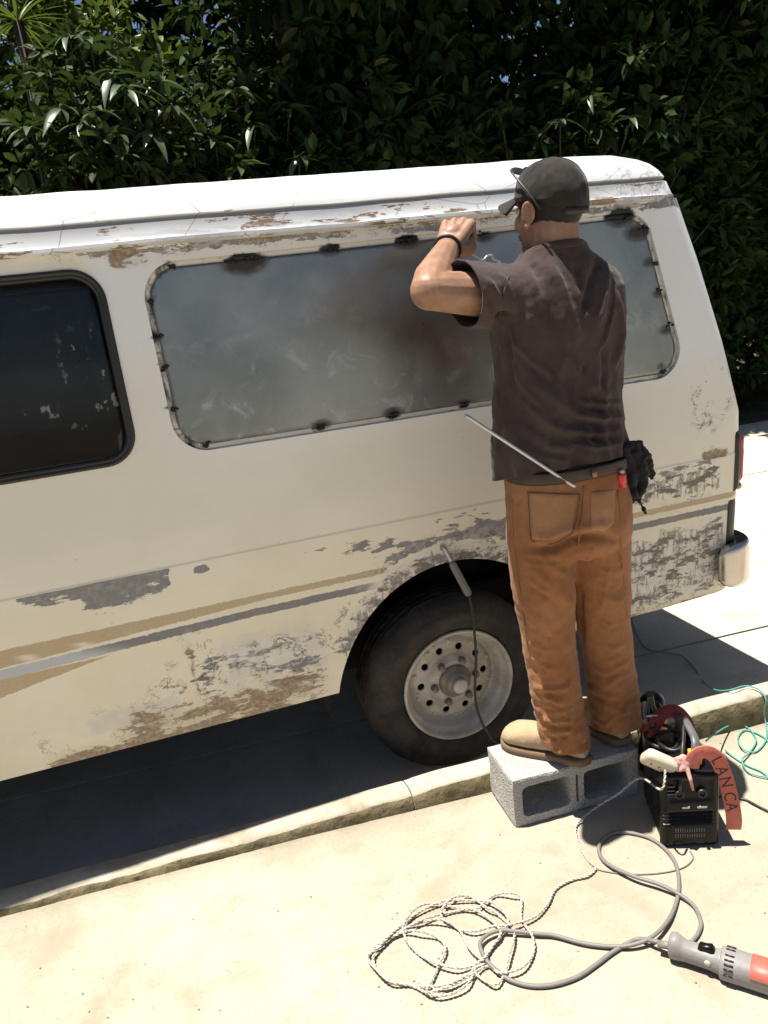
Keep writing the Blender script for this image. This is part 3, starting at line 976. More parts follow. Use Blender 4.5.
M_LENS = plain('red_tail_lens', (.32, .012, .012), .18, 0, .2, 40)
M_AMBER = plain('amber_lens', (.55, .18, .02), .2)
tl = link('tail_light', mk(*cpatch(.012, .30, .735, .985, .010)), M_RUBBER, van)
link('red_lens', mk(*cpatch(.045, .27, .775, .965, .020, .006)), M_LENS, tl)
link('amber_lens', mk(*cpatch(.045, .27, .748, .772, .019, .006)), M_AMBER, tl)
link('corner_gap', mk(*cpatch(-.006, .05, .40, .735, .003, -.004, 8, 10, .004)), M_RUBBER, van)
def bumper():
    path = []
    zc = .47
    for l in np.linspace(-.055, RC * math.pi / 2 + .75, 44):
        path.append((l, corner(l, zc, .035)))
    V = []
    n = 20
    for i, (l, p) in enumerate(path):
        q = corner(l, zc, .036); nrm = (corner(l, zc, .05) - corner(l, zc, .03)).normalized()
        e = min(1, i / 4); e = math.sqrt(1 - (1 - e) ** 2) * .93 + .07
        for k in range(n):
            t = 2 * math.pi * k / n
            c, s = math.cos(t), math.sin(t)
            V.append(q + nrm * (.030 * e * math.copysign(abs(c) ** .45, c)) + Vector((0, 0, .086 * (.55 + .45 * e) * math.copysign(abs(s) ** .38, s))))
    F = [(i * n + k, i * n + (k + 1) % n, (i + 1) * n + (k + 1) % n, (i + 1) * n + k) for i in range(len(path) - 1) for k in range(n)]
    F.append(tuple(range(n))[::-1])
    return V, F
bu = link('bumper', mk(*bumper()), M_CHROME, van)
V2 = [Vector((v[0], 2 * YM - v[1], v[2])) for v in bumper()[0]]
link('bumper', mk(V2, [f[::-1] for f in bumper()[1]]), M_CHROME, van)

# wheel
def tyre_mat():
    m = NM('dusty_tyre', .75, 0, .35)
    f = m.noise(9, 6, .65); g = m.noise(60, 4)
    c = m.mix(m.step(f, .35, .7), (.019, .017, .0155), (.052, .042, .033))
    m.col(m.mix(m.math('MULTIPLY', m.step(g, .5, .8), .4), c, (.09, .07, .05))); m.bump(g, .25, .003)
    return m.m
M_TYRE = tyre_mat()
def rim_mat():
    m = NM('dirty_wheel_paint', .5, .15, .5)
    f = m.noise(12, 6, .65); g = m.noise(55, 5, .7)
    c = m.mix(m.step(f, .35, .65), (.42, .375, .31), (.56, .52, .45))
    c = m.mix(m.step(g, .60, .70), c, (.20, .15, .105))
    m.col(c); m.bump(g, .2, .003)
    return m.m
M_RIM = rim_mat()
M_HUB = plain('greasy_hub', (.27, .23, .185), .5, .4, .35, 18)
WR = .338
def make_wheel():
    w_ = empty('wheel', (0, 0, 0), parent=None)
    tp = [(.200, .012), (.206, .002), (.216, -.006), (.240, -.014), (.252, -.0135), (.256, -.016), (.275, -.016), (.279, -.013), (.296, -.008), (.313, .004), (.326, .018), (.3325, .030),
          (.336, .034), (.337, .050), (.331, .052), (.331, .058), (.3375, .060), (.338, .085), (.331, .087), (.331, .093), (.338, .095), (.338, .120), (.331, .122), (.331, .128), (.337, .130), (.336, .148), (.326, .165), (.30, .18), (.25, .19), (.205, .18), (.198, .16), (.196, .03)]
    V, F = lathe(tp, 96, 'Y', closed=True)
    # tread notches
    for i, v in enumerate(V):
        r = math.hypot(v[0], v[2])
        if r > .33:
            a = math.atan2(v[2], v[0])
            kk = (a * 48 / math.pi + (1.2 if v[1] > .09 else 0)) % 2
            if kk < .5: s = (r - .005) / r; V[i] = Vector((v[0] * s, v[1], v[2] * s))
    ty = link('tyre', mk(V, F), M_TYRE, w_); sharp(ty, 40)
    rp = [(.2005, .008), (.208, -.002), (.2075, -.010), (.203, -.0125), (.197, -.009), (.193, .004), (.189, .018), (.181, .024), (.176, .034), (.171, .052), (.166, .062), (.160, .066)]
    rm_ = link('rim', mk(*lathe(rp, 72, 'Y')[0:1], [f for f in lathe(rp, 72, 'Y')[1] if len(f) == 4]), M_RIM, w_)
    # disc with ten real holes, dished
    nr, na = 30, 180
    rr = np.linspace(.060, .161, nr)
    dish = lambda r: float(np.interp(r, [.05, .075, .085, .10, .12, .14, .150, .161], [.034, .034, .040, .052, .055, .056, .060, .067]))
    pos, uv = [], []
    for r in rr:
        for k in range(na + 1):
            a = 2 * math.pi * k / na
            pos.append(Vector((r * math.cos(a), dish(r), r * math.sin(a)))); uv.append((r * math.cos(a), r * math.sin(a)))
    uv = np.array(uv)
    sd = np.full(len(uv), 1e9)
    for k in range(10):
        a = 2 * math.pi * (k + .3) / 10
        sd = np.minimum(sd, np.hypot(uv[:, 0] - .122 * math.cos(a), uv[:, 1] - .122 * math.sin(a)) - .0135)
    V, F, E = clipgrid(na + 1, nr, pos, sd)
    nn = {}
    for a, b in E:
        for q in (a, b):
            if q not in nn: nn[q] = len(V); V.append(V[q] + Vector((0, .008, 0)))
        F.append((b, a, nn[a], nn[b]))
    link('disc', mk(V, F), M_RIM, w_)
    rv = mk(*ball((0, 0, 0), (.0075, .004, .0075), n=10, m=6)); rv.materials.append(M_RIM)
    for k in range(10):
        a = 2 * math.pi * (k + .8) / 10
        q_ = link('rivet', rv, None, w_)
        q_.location = (.146 * math.cos(a), .057, .146 * math.sin(a))
    link('brake_drum', mk(*lathe([(.155, .085), (.155, .12)], 40, 'Y')), M_DARK, w_)
    hp = [(.062, .040), (.061, .028), (.056, .022), (.050, .017), (.045, .012), (.042, .003), (.037, -.003), (.031, -.005), (.029, -.013), (.025, -.017), (.012, -.018), (.0, -.018)]
    hb = link('hub', mk(*lathe(hp, 40, 'Y')), M_HUB, w_)
    link('hub_cap', mk(*lathe([(.0275, -.011), (.027, -.018), (.023, -.021), (.0, -.022)], 32, 'Y')), M_RIM, w_)
    nb_ = mk(*join([lathe([(.0125, .030), (.0125, .012), (.0095, .009), (.0, .009)], 6, 'Y'), lathe([(.0045, .012), (.0045, .004), (.0, .004)], 8, 'Y'), lathe([(.014, .034), (.014, .030), (.0, .030)], 12, 'Y')]))
    for k in range(6):
        a = 2 * math.pi * (k + .25) / 6
        n_ = link('wheel_nut', nb_, M_HUB if k == 0 else None, w_)
        n_.location = (.080 * math.cos(a), .004, .080 * math.sin(a))
    return w_
wh = make_wheel()
def copy_tree(o, parent=None, M=None):
    c = o.copy(); COL.objects.link(c)
    if parent: c.parent = parent
    for ch in o.children: copy_tree(ch, c)
    return c
wheels = [wh] + [copy_tree(wh) for _ in range(3)]
for k, (wx, wy, rz) in enumerate(((.93, 2.372, 0), (-1.62, 2.372, 0), (.93, 2 * YM - 2.372, math.pi), (-1.62, 2 * YM - 2.372, math.pi))):
    wheels[k].location = (wx, wy, ZY + WR)
    wheels[k].rotation_euler = (0, .16 + .3 * k, rz)
    wheels[k].parent = van
    wheels[k].matrix_parent_inverse = pmat(van).inverted()

# ================================================================== TREES AND SHRUBS behind the yard
rng = np.random.default_rng(11)
def leafmat(name, a, b, spec=.09, rough=.55, trans=.15):
    m = NM(name, rough, 0, spec)
    r = m.n('ShaderNodeNewGeometry').outputs['Random Per Island']
    c = m.mix(r, a, b)
    c = m.mix(m.math('MULTIPLY', m.step(r, .965, .975), .5), c, (.10, .085, .035))
    m.col(c)
    t = m.n('ShaderNodeBsdfTranslucent'); m.l(m.mix(.5, c, (.10, .16, .02)), t.inputs[0])
    mx = m.n('ShaderNodeMixShader'); mx.inputs[0].default_value = trans
    m.l(m.b.outputs[0], mx.inputs[1]); m.l(t.outputs[0], mx.inputs[2])
    m.l(mx.outputs[0], m.t.nodes['Material Output'].inputs[0])
    return m.m
M_LEAF = [leafmat('dark_leaf', (.009, .018, .006), (.023, .043, .014)), leafmat('mid_leaf', (.012, .024, .007), (.031, .055, .018)), leafmat('olive_leaf', (.018, .028, .009), (.045, .068, .024))]  # light put into leaf colour: shaded right side darker, sunlit left lighter
M_LEAFB = leafmat('broad_leaf', (.035, .060, .025), (.065, .10, .045), .45, .36)
M_YUC = leafmat('yucca_leaf', (.07, .11, .02), (.15, .19, .04), .4, .4, .3)
M_BARK = plain('bark', (.06, .048, .036), .9, 0, .4, 18, .3, .5)
def mesh_arrays(V, F):
    me = bpy.data.meshes.new('leaves')
    me.vertices.add(len(V)); me.vertices.foreach_set('co', np.ascontiguousarray(V, dtype=np.float32).ravel())
    n, k = F.shape
    me.loops.add(n * k); me.loops.foreach_set('vertex_index', np.ascontiguousarray(F, dtype=np.int32).ravel())
    me.polygons.add(n); me.polygons.foreach_set('loop_start', np.arange(0, n * k, k, dtype=np.int32))
    me.update(calc_edges=True)
    return me
def leaf_mesh(C, D, size, wid, jit=.25):
    """one 4-triangle folded leaf for each base point C and direction D"""
    n = len(C)
    D = D / np.linalg.norm(D, axis=1, keepdims=True)
    up = np.array([0, 0, 1.0]) + rng.normal(0, .45, (n, 3))
    S = np.cross(D, up); S /= np.linalg.norm(S, axis=1, keepdims=True) + 1e-9
    N = np.cross(S, D)
    L = (size * rng.uniform(1 - jit, 1 + jit, n))[:, None]; W = L * wid * rng.uniform(.8, 1.2, (n, 1))
    base = C
    a_, b_ = .26, .64
    dz = rng.uniform(.05, .22, (n, 1))
    def row(t, w_): c = C + D * L * t - N * L * dz * t * t; return c + S * W * w_ + N * W * w_ * .4, c, c - S * W * w_ + N * W * w_ * .4
    l1, m1, r1 = row(a_, .43); l2, m2, r2 = row(b_, .41); tip = C + D * L - N * L * dz
    V = np.stack([base, l1, m1, r1, l2, m2, r2, tip], 1).reshape(-1, 3)
    o = (np.arange(n) * 8)[:, None, None]
    F = (np.array([[0, 2, 1], [0, 3, 2], [1, 2, 5], [1, 5, 4], [2, 3, 6], [2, 6, 5], [4, 5, 7], [5, 6, 7]])[None] + o).reshape(-1, 3)
    return V, F
def crown_pts(blobs, ncl):
    vol = np.array([b[3] * b[4] * b[5] for b in blobs]) ** .75
    k = rng.choice(len(blobs), ncl, p=vol / vol.sum())
    B = np.array(blobs)[k]
    d = rng.normal(0, 1, (ncl, 3)); d /= np.linalg.norm(d, axis=1, keepdims=True)
    d[:, 1] = np.where(rng.random(ncl) < .45, -np.abs(d[:, 1]), d[:, 1])      # a little fuller toward the open side
    r = rng.uniform(.35, 1.05, ncl) ** .6
    C = B[:, :3] + d * B[:, 3:6] * r[:, None]
    return C, d
def foliage(blobs, ncl, per, size, wid, droop=.35):
    C, d = crown_pts(blobs, ncl)
    C = np.repeat(C, per, 0); d = np.repeat(d, per, 0)
    n = len(C)
    e = rng.normal(0, 1, (n, 3)); e /= np.linalg.norm(e, axis=1, keepdims=True)
    D = d * .55 + e * .9 + np.array([0, 0, -droop])
    C = C + e * size * .25
    keep = C[:, 2] > .02
    return leaf_mesh(C[keep], D[keep], size, wid)
def trunk(base, top, r, limbs):
    base, top = Vector(base), Vector(top)
    path = spline([base, base.lerp(top, .3) + Vector((random.uniform(-.12, .12), random.uniform(-.1, .1), 0)), base.lerp(top, .65) + Vector((random.uniform(-.15, .15), random.uniform(-.1, .1), 0)), top], .25)
    rs = [r * (1 - .65 * i / (len(path) - 1)) for i in range(len(path))]
    parts = [tube(path, rs, 9)]
    for l in limbs:
        k = int(len(path) * random.uniform(.35, .85)); a = path[k]
        mid = a.lerp(Vector(l), .5) + Vector((0, 0, .15))
        p2 = spline([a, mid, Vector(l)], .25)
        parts.append(tube(p2, [rs[k] * .5 * (1 - .8 * i / (len(p2) - 1)) + .006 for i in range(len(p2))], 6))
    return join(parts)
def tree(name, base, h, rx, ry, z0, ncl, per, size, wid, mat, r, label, cat, group, nb=9, trunk_name='trunk'):
    b = Vector(base)
    root = empty(name, b)
    tag(root, label, cat, group)
    blobs = []
    for k in range(nb):
        t = (k + random.random()) / nb
        z = z0 + (h - z0) * t
        s = math.sin(math.pi * (.18 + .72 * t)) 
        a = random.uniform(0, 2 * math.pi); q = random.uniform(.15, .62)
        blobs.append((b.x + math.cos(a) * rx * q * s, b.y + math.sin(a) * ry * q * s, b.z + z, rx * random.uniform(.42, .66), ry * random.uniform(.42, .66), (h - z0) * random.uniform(.14, .24) + .12))
    link(trunk_name, mk(*trunk(b + Vector((0, 0, -.05)), b + Vector((0, 0, z0 + (h - z0) * .6)), r, [bl[:3] for bl in blobs])), M_BARK, root)
    link('crown', mesh_arrays(*foliage(blobs, ncl, per, size, wid)), mat, root, False)
    return root
random.seed(21)
TL = ['tall dark tree far left behind the sunlit shrub', 'tall dark tree over the left end of the van roof', 'tall dark tree behind the middle of the van roof', 'tall dark tree behind the man in the cap', 'tall dark tree behind the rear end of the van', 'tall dark tree right of the van', 'tall dark tree at the far right edge']
for k, (x, y) in enumerate(((-4.6, 9.2), (2.0, 7.7), (3.5, 8.2), (5.0, 7.7), (6.6, 8.2), (8.3, 7.7), (10.4, 8.2))):
    tree('tree', (x, y, bankz(x, y)), 6.6 + random.uniform(-.4, .6), 1.85, 2.1, 1.7, 1700, 8, .155, .46, M_LEAF[k % 2], .14, TL[k], 'tree', 'tall trees behind the yard', 11)
BL = ['bank tree far behind, first from the left', 'bank tree far behind, second from the left', 'bank tree far behind, third from the left', 'bank tree far behind, fourth from the left', 'bank tree far behind, fifth from the left']
for k, (x, y) in enumerate(((.1, 12.6), (3.1, 12.0), (5.4, 12.2), (8.8, 12.2), (12.2, 12.4))):
    tree('tree', (x, y, bankz(x, y)), 6.6, 2.6, 1.6, .4, 1100, 8, .25, .42, M_LEAF[2], .16, BL[k], 'tree', 'trees on the bank', 10)
SL = ['leafy dark shrub at the left frame edge behind the van', 'low dark shrub under the broad-leaved shrub at left', 'dark shrub behind the left third of the van roof', 'dark shrub behind the centre of the van roof', 'dark shrub just left of the man in the cap, behind the roof', 'dark shrub behind the man in the cap', 'dark shrub behind the rear corner of the van roof', 'dark shrub right of the van rear pillar', 'dark shrub near the right frame edge', 'dark shrub beyond the right frame edge']
for k, (x, y, h) in enumerate(((-2.2, 7.1, 2.9), (-.75, 7.3, 2.3), (.7, 7.2, 3.1), (1.75, 7.0, 2.9), (2.8, 7.3, 3.1), (3.9, 7.0, 2.8), (5.0, 7.3, 3.0), (6.1, 7.2, 2.7), (7.3, 7.3, 2.9), (8.6, 7.2, 2.8))):
    tree('shrub', (x, y, bankz(x, y)), h, 1.05, .9, .12, 1250, 7, .125, .48, M_LEAF[2 if k < 2 else k % 2], .035, SL[k], 'shrub', 'shrubs along the back of the yard', 9, 'stem')

tree('shrub', (-.55, 8.5, bankz(-.55, 8.5)), 3.3, 1.1, .6, .1, 900, 7, .16, .42, M_LEAF[2], .035, 'leafy olive shrub in front of the yucca trunks at upper left', 'shrub', None, 9, 'stem')
# broad-leaved shrub catching the sun: each leaf is its own piece
def blade(L, W, droop, nseg=6):
    V, F = [], []
    for i in range(nseg + 1):
        t = i / nseg
        wd = W * (math.sin(math.pi * min(1, t * .97 + .03) ** .8) ** .9)
        z = -droop * L * t * t
        V += [(L * t, -wd / 2, z + wd * .18), (L * t, 0, z), (L * t, wd / 2, z + wd * .18)]
    for i in range(nseg):
        for k in (0, 1): F.append((i * 3 + k, (i + 1) * 3 + k, (i + 1) * 3 + k + 1, i * 3 + k + 1))
    return mk(V, F, 'leaf')
lm = [blade(.20, .052, .25), blade(.17, .045, .4), blade(.23, .056, .55)]
for q in lm: q.materials.append(M_LEAFB); q.polygons.foreach_set('use_smooth', [True] * len(q.polygons))
def broad(base, tips, label):
    b = Vector(base)
    root = empty('broad_leaved_shrub', b)
    tag(root, label, 'shrub', 'broad-leaved shrubs')
    sts = []
    for t in tips:
        t = Vector(t)
        p = spline([b + Vector((random.uniform(-.1, .1), random.uniform(-.1, .1), 0)), b.lerp(t, .5) + Vector((random.uniform(-.12, .12), .1, .1)), t], .15)
        sts.append(tube(p, [.016 - .010 * i / (len(p) - 1) for i in range(len(p))], 6))
        n = random.randint(7, 9)
        a0 = random.uniform(0, 6.28)
        for k in range(n):
            o = link('leaf', random.choice(lm), None, None, False)
            o.location = t + Vector((0, 0, random.uniform(-.03, .02)))
            o.rotation_euler = (random.uniform(-.35, .35), random.uniform(-.25, .45), a0 + 2 * math.pi * k / n + random.uniform(-.25, .25))
            s = random.uniform(.8, 1.2); o.scale = (s, s, s)
            setpar(o, root)
    link('stem', mk(*join(sts)), M_BARK, root)
    bl = [(t[0], t[1] + .22, t[2] - .25, .34, .26, .36) for t in tips] + [(t[0], t[1] + .3, t[2] - .8, .34, .26, .4) for t in tips]
    link('crown', mesh_arrays(*foliage(bl, 700, 7, .125, .44)), M_LEAF[2 if b.x < .5 else 0], root, False)
def tip(px, py, Y): return onY(px, py, Y)
random.seed(5)
T1 = [tip(*q) for q in ((112, 72, 6.3), (125, 88, 6.2), (95, 112, 6.1), (82, 122, 6.2), (118, 132, 6.15), (160, 80, 6.4), (170, 105, 6.3), (90, 40, 6.6), (70, 36, 6.7), (150, 130, 6.2), (60, 105, 6.3), (30, 125, 6.3))]
broad((.02, 6.75, -.1), T1, 'broad-leaved shrub with sunlit pale drooping leaves at upper left')
T2 = [tip(*q) for q in ((235, 90, 6.5), (255, 125, 6.4), (290, 105, 6.5), (215, 140, 6.4), (320, 140, 6.4), (345, 110, 6.5), (270, 70, 6.6), (380, 135, 6.4), (300, 155, 6.35), (240, 165, 6.3))]
broad((1.2, 6.8, -.1), T2, 'shaded broad-leaved shrub behind the middle-left of the van roof')
T3 = [tip(*q) for q in ((590, 95, 6.4), (560, 120, 6.4), (630, 120, 6.4), (500, 110, 6.5), (460, 130, 6.4), (700, 40, 6.6), (725, 60, 6.5), (690, 150, 6.5), (730, 200, 6.4), (430, 100, 6.5))]
broad((4.0, 6.8, -.1), T3, 'shaded broad-leaved shrub behind the man and the rear of the van')
# spiky yucca far left in the sun
yb = onY(22, 40, 9.6); 
def yucca(px, py, Y, n, L, label):
    c = onY(px, py, Y)
    root = empty('yucca', (c.x, c.y, bankz(c.x, c.y)))
    tag(root, label, 'plant', 'yuccas at upper left')
    link('trunk', mk(*tube([Vector((c.x, c.y, bankz(c.x, c.y) - .1)), c], [.07, .05], 8)), M_BARK, root)
    bm_ = blade(L, .035, .25, 5); bm_.materials.append(M_YUC)
    for k in range(n):
        o = link('leaf', bm_, None, None, False)
        o.location = c
        o.rotation_euler = (0, random.uniform(-1.15, .35), random.uniform(0, 6.28))
        setpar(o, root)
yucca(18, 22, 9.4, 46, .5, 'spiky sunlit yucca at the top left corner')
yucca(52, 48, 10.2, 40, .42, 'smaller spiky yucca right of the corner yucca')
tree('shrub', (.1, 10.6, bankz(.1, 10.6)), 4.3, 1.9, .8, .1, 1300, 7, .16, .42, M_YUC, .04, 'bright yellow-green sunlit bush at the top left corner', 'shrub', None, 8, 'stem')


# ================================================================== CONCRETE BLOCK the man stands on
BH = .165
def block_mat():
    m = NM('block_concrete', .9, 0, .25)
    f = m.noise(6, 6, .65); g = m.noise(120, 5, .7); v = m.voro(150)
    c = m.mix(m.step(f, .35, .7), (.40, .385, .36), (.50, .485, .455))
    c = m.mix(m.step(g, .5, .75), c, (.24, .23, .21))
    m.col(c); m.bump(m.math('ADD', g, m.math('MULTIPLY', v, .8)), .9, .006)
    return m.m
M_BLOCK = block_mat()
def make_block():
    L, D = .425, .20
    # front face outline with two rounded cells, extruded through the depth
    step = .0075
    nu, nv = int(L / step) + 1, int(BH / step) + 1
    us = np.linspace(0, L, nu); vs_ = np.linspace(0, BH, nv)
    pts = np.array([(u, v) for v in vs_ for u in us])
    t = .030
    cells = [[(t, t), (L / 2 - .022, t), (L / 2 - .022, BH - t), (t, BH - t)], [(L / 2 + .022, t), (L - t, t), (L - t, BH - t), (L / 2 + .022, BH - t)]]
    sd = np.minimum(polysd(pts, cells[0], .018), polysd(pts, cells[1], .018))
    slot = np.maximum(np.abs(pts[:, 0] - L / 2) - .0045, np.abs(pts[:, 1] - BH / 2) - .05)
    sd = np.minimum(sd, slot)
    V, F, E = clipgrid(nu, nv, [Vector((p[0] - L / 2, 0, p[1])) for p in pts], sd)
    from collections import Counter
    cnt = Counter((min(a, b), max(a, b)) for f in F for a, b in zip(f, f[1:] + f[:1]))
    be = [(a, b) for f in F for a, b in zip(f, f[1:] + f[:1]) if cnt[(min(a, b), max(a, b))] == 1]
    n = len(V); m = 12
    VV = [v.copy() for v in V] + [v + Vector((0, D, 0)) for v in V]
    FF = list(F) + [tuple(i + n for i in f[::-1]) for f in F]
    idx = {}
    def mid(k, j):
        if j == 0: return k
        if j == m: return k + n
        if (k, j) not in idx: idx[(k, j)] = len(VV); VV.append(V[k] + Vector((0, D * j / m, 0)))
        return idx[(k, j)]
    for a, b in be:
        for j in range(m): FF.append((b, a, mid(a, j + 1), mid(b, j + 1)) if j == 0 else (mid(b, j), mid(a, j), mid(a, j + 1), mid(b, j + 1)))
    out = []
    for v in VV:
        q = Vector(v) * 40
        d = Vector((mnoise.noise(q), mnoise.noise(q + Vector((9, 0, 0))), mnoise.noise(q + Vector((0, 9, 0))))) * .0012
        # worn corners
        ex = min(abs(abs(v.x) - L / 2), 1); ez = min(v.z, BH - v.z); ey = min(v.y, D - v.y)
        near = sum(1 for e in (ex, ey, ez) if e < .004)
        if near >= 2: d += (Vector((0, D / 2, BH / 2)) - v).normalized() * (.0025 + .004 * max(0, mnoise.noise(q * .4)))
        out.append(v + d)
    return out, FF
blk = link('concrete_block', mk(*make_block()), M_BLOCK)
sharp(blk, 40)
blk.location = (1.094, 1.874, .001)
blk.rotation_euler = (0, 0, math.radians(-4))
tag(blk, 'hollow grey concrete block lying on its side under the man', 'block')
ZB = BH + .002

# ================================================================== MAN
man = empty('person', (1.165, 1.94, ZB))
tag(man, 'man in brown t-shirt, tan trousers and cap standing on a concrete block', 'person')
def skinmat():
    m = NM('skin', .5, 0, .4)
    f = m.noise(18, 5, .6); g = m.noise(90, 4)
    c = m.mix(m.step(f, .35, .65), (.245, .132, .082), (.33, .19, .122))
    m.col(m.mix(m.math('MULTIPLY', m.step(g, .5, .8), .3), c, (.33, .16, .10)))
    m.b.inputs['Subsurface Weight'].default_value = .12
    m.b.inputs['Subsurface Radius'].default_value = (.02, .008, .004)
    m.b.inputs['Subsurface Scale'].default_value = .3
    m.bump(m.math('ADD', g, m.noise(240, 3)), .12, .003)
    return m.m
M_SKIN = skinmat()
def clothmat(name, a, b, dirt, weave=900, dirtamt=.5, rough=.9):
    m = NM(name, rough, 0, .15)
    f = m.noise(5, 6, .65); g = m.noise(28, 6, .7)
    c = m.mix(m.step(f, .35, .68), a, b)
    c = m.mix(m.math('MULTIPLY', m.step(g, .5, .78), dirtamt), c, dirt)
    m.col(c)
    m.b.inputs['Sheen Weight'].default_value = .12
    h = m.math('ADD', m.math('MULTIPLY', m.noise(weave, 2), .25), m.math('MULTIPLY', m.noise(60, 4), .8))
    m.bump(h, .5, .004)
    return m.m
M_SHIRT = clothmat('brown_tshirt_cloth', (.045, .031, .029), (.064, .045, .041), (.10, .075, .066), dirtamt=.35)
M_PANTS = clothmat('tan_canvas', (.25, .102, .040), (.345, .162, .070), (.13, .054, .027), dirtamt=.5)
M_POCKET = clothmat('worn_tan_canvas', (.31, .155, .075), (.39, .205, .105), (.20, .09, .045), dirtamt=.5)
M_CAP = clothmat('faded_black_cap', (.018, .015, .013), (.034, .028, .024), (.075, .058, .045), dirtamt=.45)
M_BOOT = clothmat('tan_suede', (.33, .235, .14), (.43, .32, .20), (.20, .13, .07), dirtamt=.55)
M_SOLE = plain('boot_sole', (.16, .105, .06), .85, 0, .25)
M_HAIR = plain('black_hair', (.012, .010, .009), .6, 0, .4, 200, .4, .6)
M_BELT = plain('dark_leather', (.040, .023, .015), .55, 0, .3)
M_BLACKCLOTH = clothmat('black_cloth', (.010, .010, .011), (.02, .02, .022), (.035, .034, .034), dirtamt=.3)

HC = Vector((1.127, 1.945, 1.768))
HM = Matrix.Rotation(math.radians(15), 3, 'Z') @ Matrix.Rotation(math.radians(4), 3, 'X')
def hl(x, y, z): return HC + HM @ Vector((x, y, z)) * .955
def hball(c, r): V, F = ball((0, 0, 0), r, n=20, m=14); return [hl(v.x + c[0], v.y + c[1], v.z + c[2]) for v in V], F
SHL, SHR = Vector((.965, 1.935, 1.566)), Vector((1.278, 1.94, 1.558))
ELB, WRI = Vector((.752, 1.885, 1.602)), Vector((.906, 2.10, 1.708))
RELB, RWRI = Vector((1.325, 2.13, 1.40)), Vector((1.135, 2.26, 1.545))
def hand(W, h, p, curl=1.0, sc_=1.0, mirror=1):
    """fist: W wrist, h along the back of the hand, p palm normal"""
    h = h.normalized(); p = (p - h * p.dot(h)).normalized(); s = p.cross(h) * mirror
    parts = []
    for i in range(4):
        k = W + h * (.088 + (.002, .005, .001, -.009)[i]) * sc_ + s * (.031 - .0205 * i) * sc_
        r = (.0118, .0122, .0115, .0102)[i] * sc_
        a = W + s * (.016 - .011 * i) + h * .008
        parts.append(chain([a, k - p * .002], [.019 * sc_, r * 1.1], 12))
        l = (.043, .047, .043, .035)[i] * sc_
        q1 = k + (p * .93 + h * .22).normalized() * l
        q2 = q1 + (-h * .95 + p * .12).normalized() * l * .64
        q3 = q2 + (-p * .9 - h * .25).normalized() * l * .45
        parts.append(chain([k, q1, q2, q3], [r, r * .93, r * .84, r * .74], 12))
    t0 = W + h * .022 + s * .024 + p * .010
    t1 = t0 + (h * .6 + s * .45 + p * .45).normalized() * .042 * sc_
    t2 = t1 + (h * .45 + p * .75 - s * .25).normalized() * .033 * sc_
    t3 = t2 + (p * .5 - s * .85).normalized() * .026 * sc_
    parts.append(chain([t0, t1, t2, t3], [.017 * sc_, .0135 * sc_, .0115 * sc_, .0095 * sc_], 12))
    parts.append(ball(W + h * .045 + p * .006, (.036, .030, .036), n=16, m=10))
    return join(parts)
LH = onY(463, 214, 2.18) - WRI
LP = Vector((.55, .80, -.25))
body_parts = [
    hball((0, -.012, .030), (.075, .096, .092)), hball((0, .028, -.03), (.062, .066, .085)), hball((0, .042, -.078), (.046, .046, .036)), hball((0, .078, -.098), (.021, .018, .017)),
    hball((.036, .055, -.032), (.028, .03, .03)), hball((-.036, .055, -.032), (.028, .03, .03)), hball((0, .082, .022), (.052, .018, .013)), hball((0, .094, -.066), (.024, .012, .006)), hball((0, .093, -.075), (.021, .012, .006)),
    chain([hl(0, .094, .004), hl(0, .114, -.034)], [.009, .0135]), hball((.012, .103, -.038), (.009, .01, .007)), hball((-.012, .103, -.038), (.009, .01, .007)),
    chain([hl(0, -.022, -.03), Vector((1.132, 1.925, 1.64)), Vector((1.13, 1.925, 1.55))], [.062, .062, .075]),
    # torso, pelvis
    loft([ell(1.14, 1.945, 1.00, .145, .10, e=2.3), ell(1.14, 1.945, 1.15, .135, .085, e=2.3), ell(1.135, 1.94, 1.30, .140, .085, e=2.3), ell(1.135, 1.935, 1.45, .160, .085, e=2.3), ell(1.13, 1.93, 1.54, .150, .075, e=2.3), ell(1.13, 1.93, 1.60, .07, .055)]),
    loft([ell(1.14, 1.94, .84, .14, .10, e=2.3), ell(1.14, 1.94, 1.02, .148, .10, e=2.3)]),
    chain([(1.05, 1.94, .92), (1.052, 1.935, .60), (1.08, 1.93, .26), (1.08, 1.93, .22)], [.075, .055, .042, .045]), chain([(1.235, 1.94, .92), (1.25, 1.95, .58), (1.282, 1.945, .26), (1.282, 1.945, .22)], [.075, .055, .042, .045]),
    # arms
    chain([SHL, SHL.lerp(ELB, .5) + Vector((0, 0, .002)), ELB], [.058, .054, .046]), chain([ELB, ELB.lerp(WRI, .28) + Vector((-.004, .0, -.004)), ELB.lerp(WRI, .7), WRI], [.047, .051, .039, .030]),
    hand(WRI, LH, LP, sc_=1.14),
    chain([SHR, SHR.lerp(RELB, .5), RELB], [.055, .050, .041]), chain([RELB, RELB.lerp(RWRI, .3), RWRI], [.041, .043, .027]),
    hand(RWRI, Vector((-.35, .3, .85)), Vector((-.1, .95, -.25)), mirror=-1),
]
for sx in (-1, 1):
    # ear: helix ring, lobe and bowl
    base = (sx * .076, -.006, -.008)
    ring = [hl(base[0] + sx * (.006 + .006 * math.sin(t)), base[1] + .019 * math.cos(t) - .006 * math.sin(t), base[2] + .029 * math.sin(t)) for t in np.linspace(-.6, math.pi + .5, 14)]
    body_parts.append(tube(ring, .0055, 8))
    body_parts.append(hball((base[0] + sx * .001, base[1] - .002, base[2]), (.007, .017, .026)))
    body_parts.append(hball((base[0] + sx * .003, base[1] + .008, base[2] - .03), (.006, .008, .010)))
me = remesh(body_parts, .0035, 2)
body = link('body', me, M_SKIN, man)
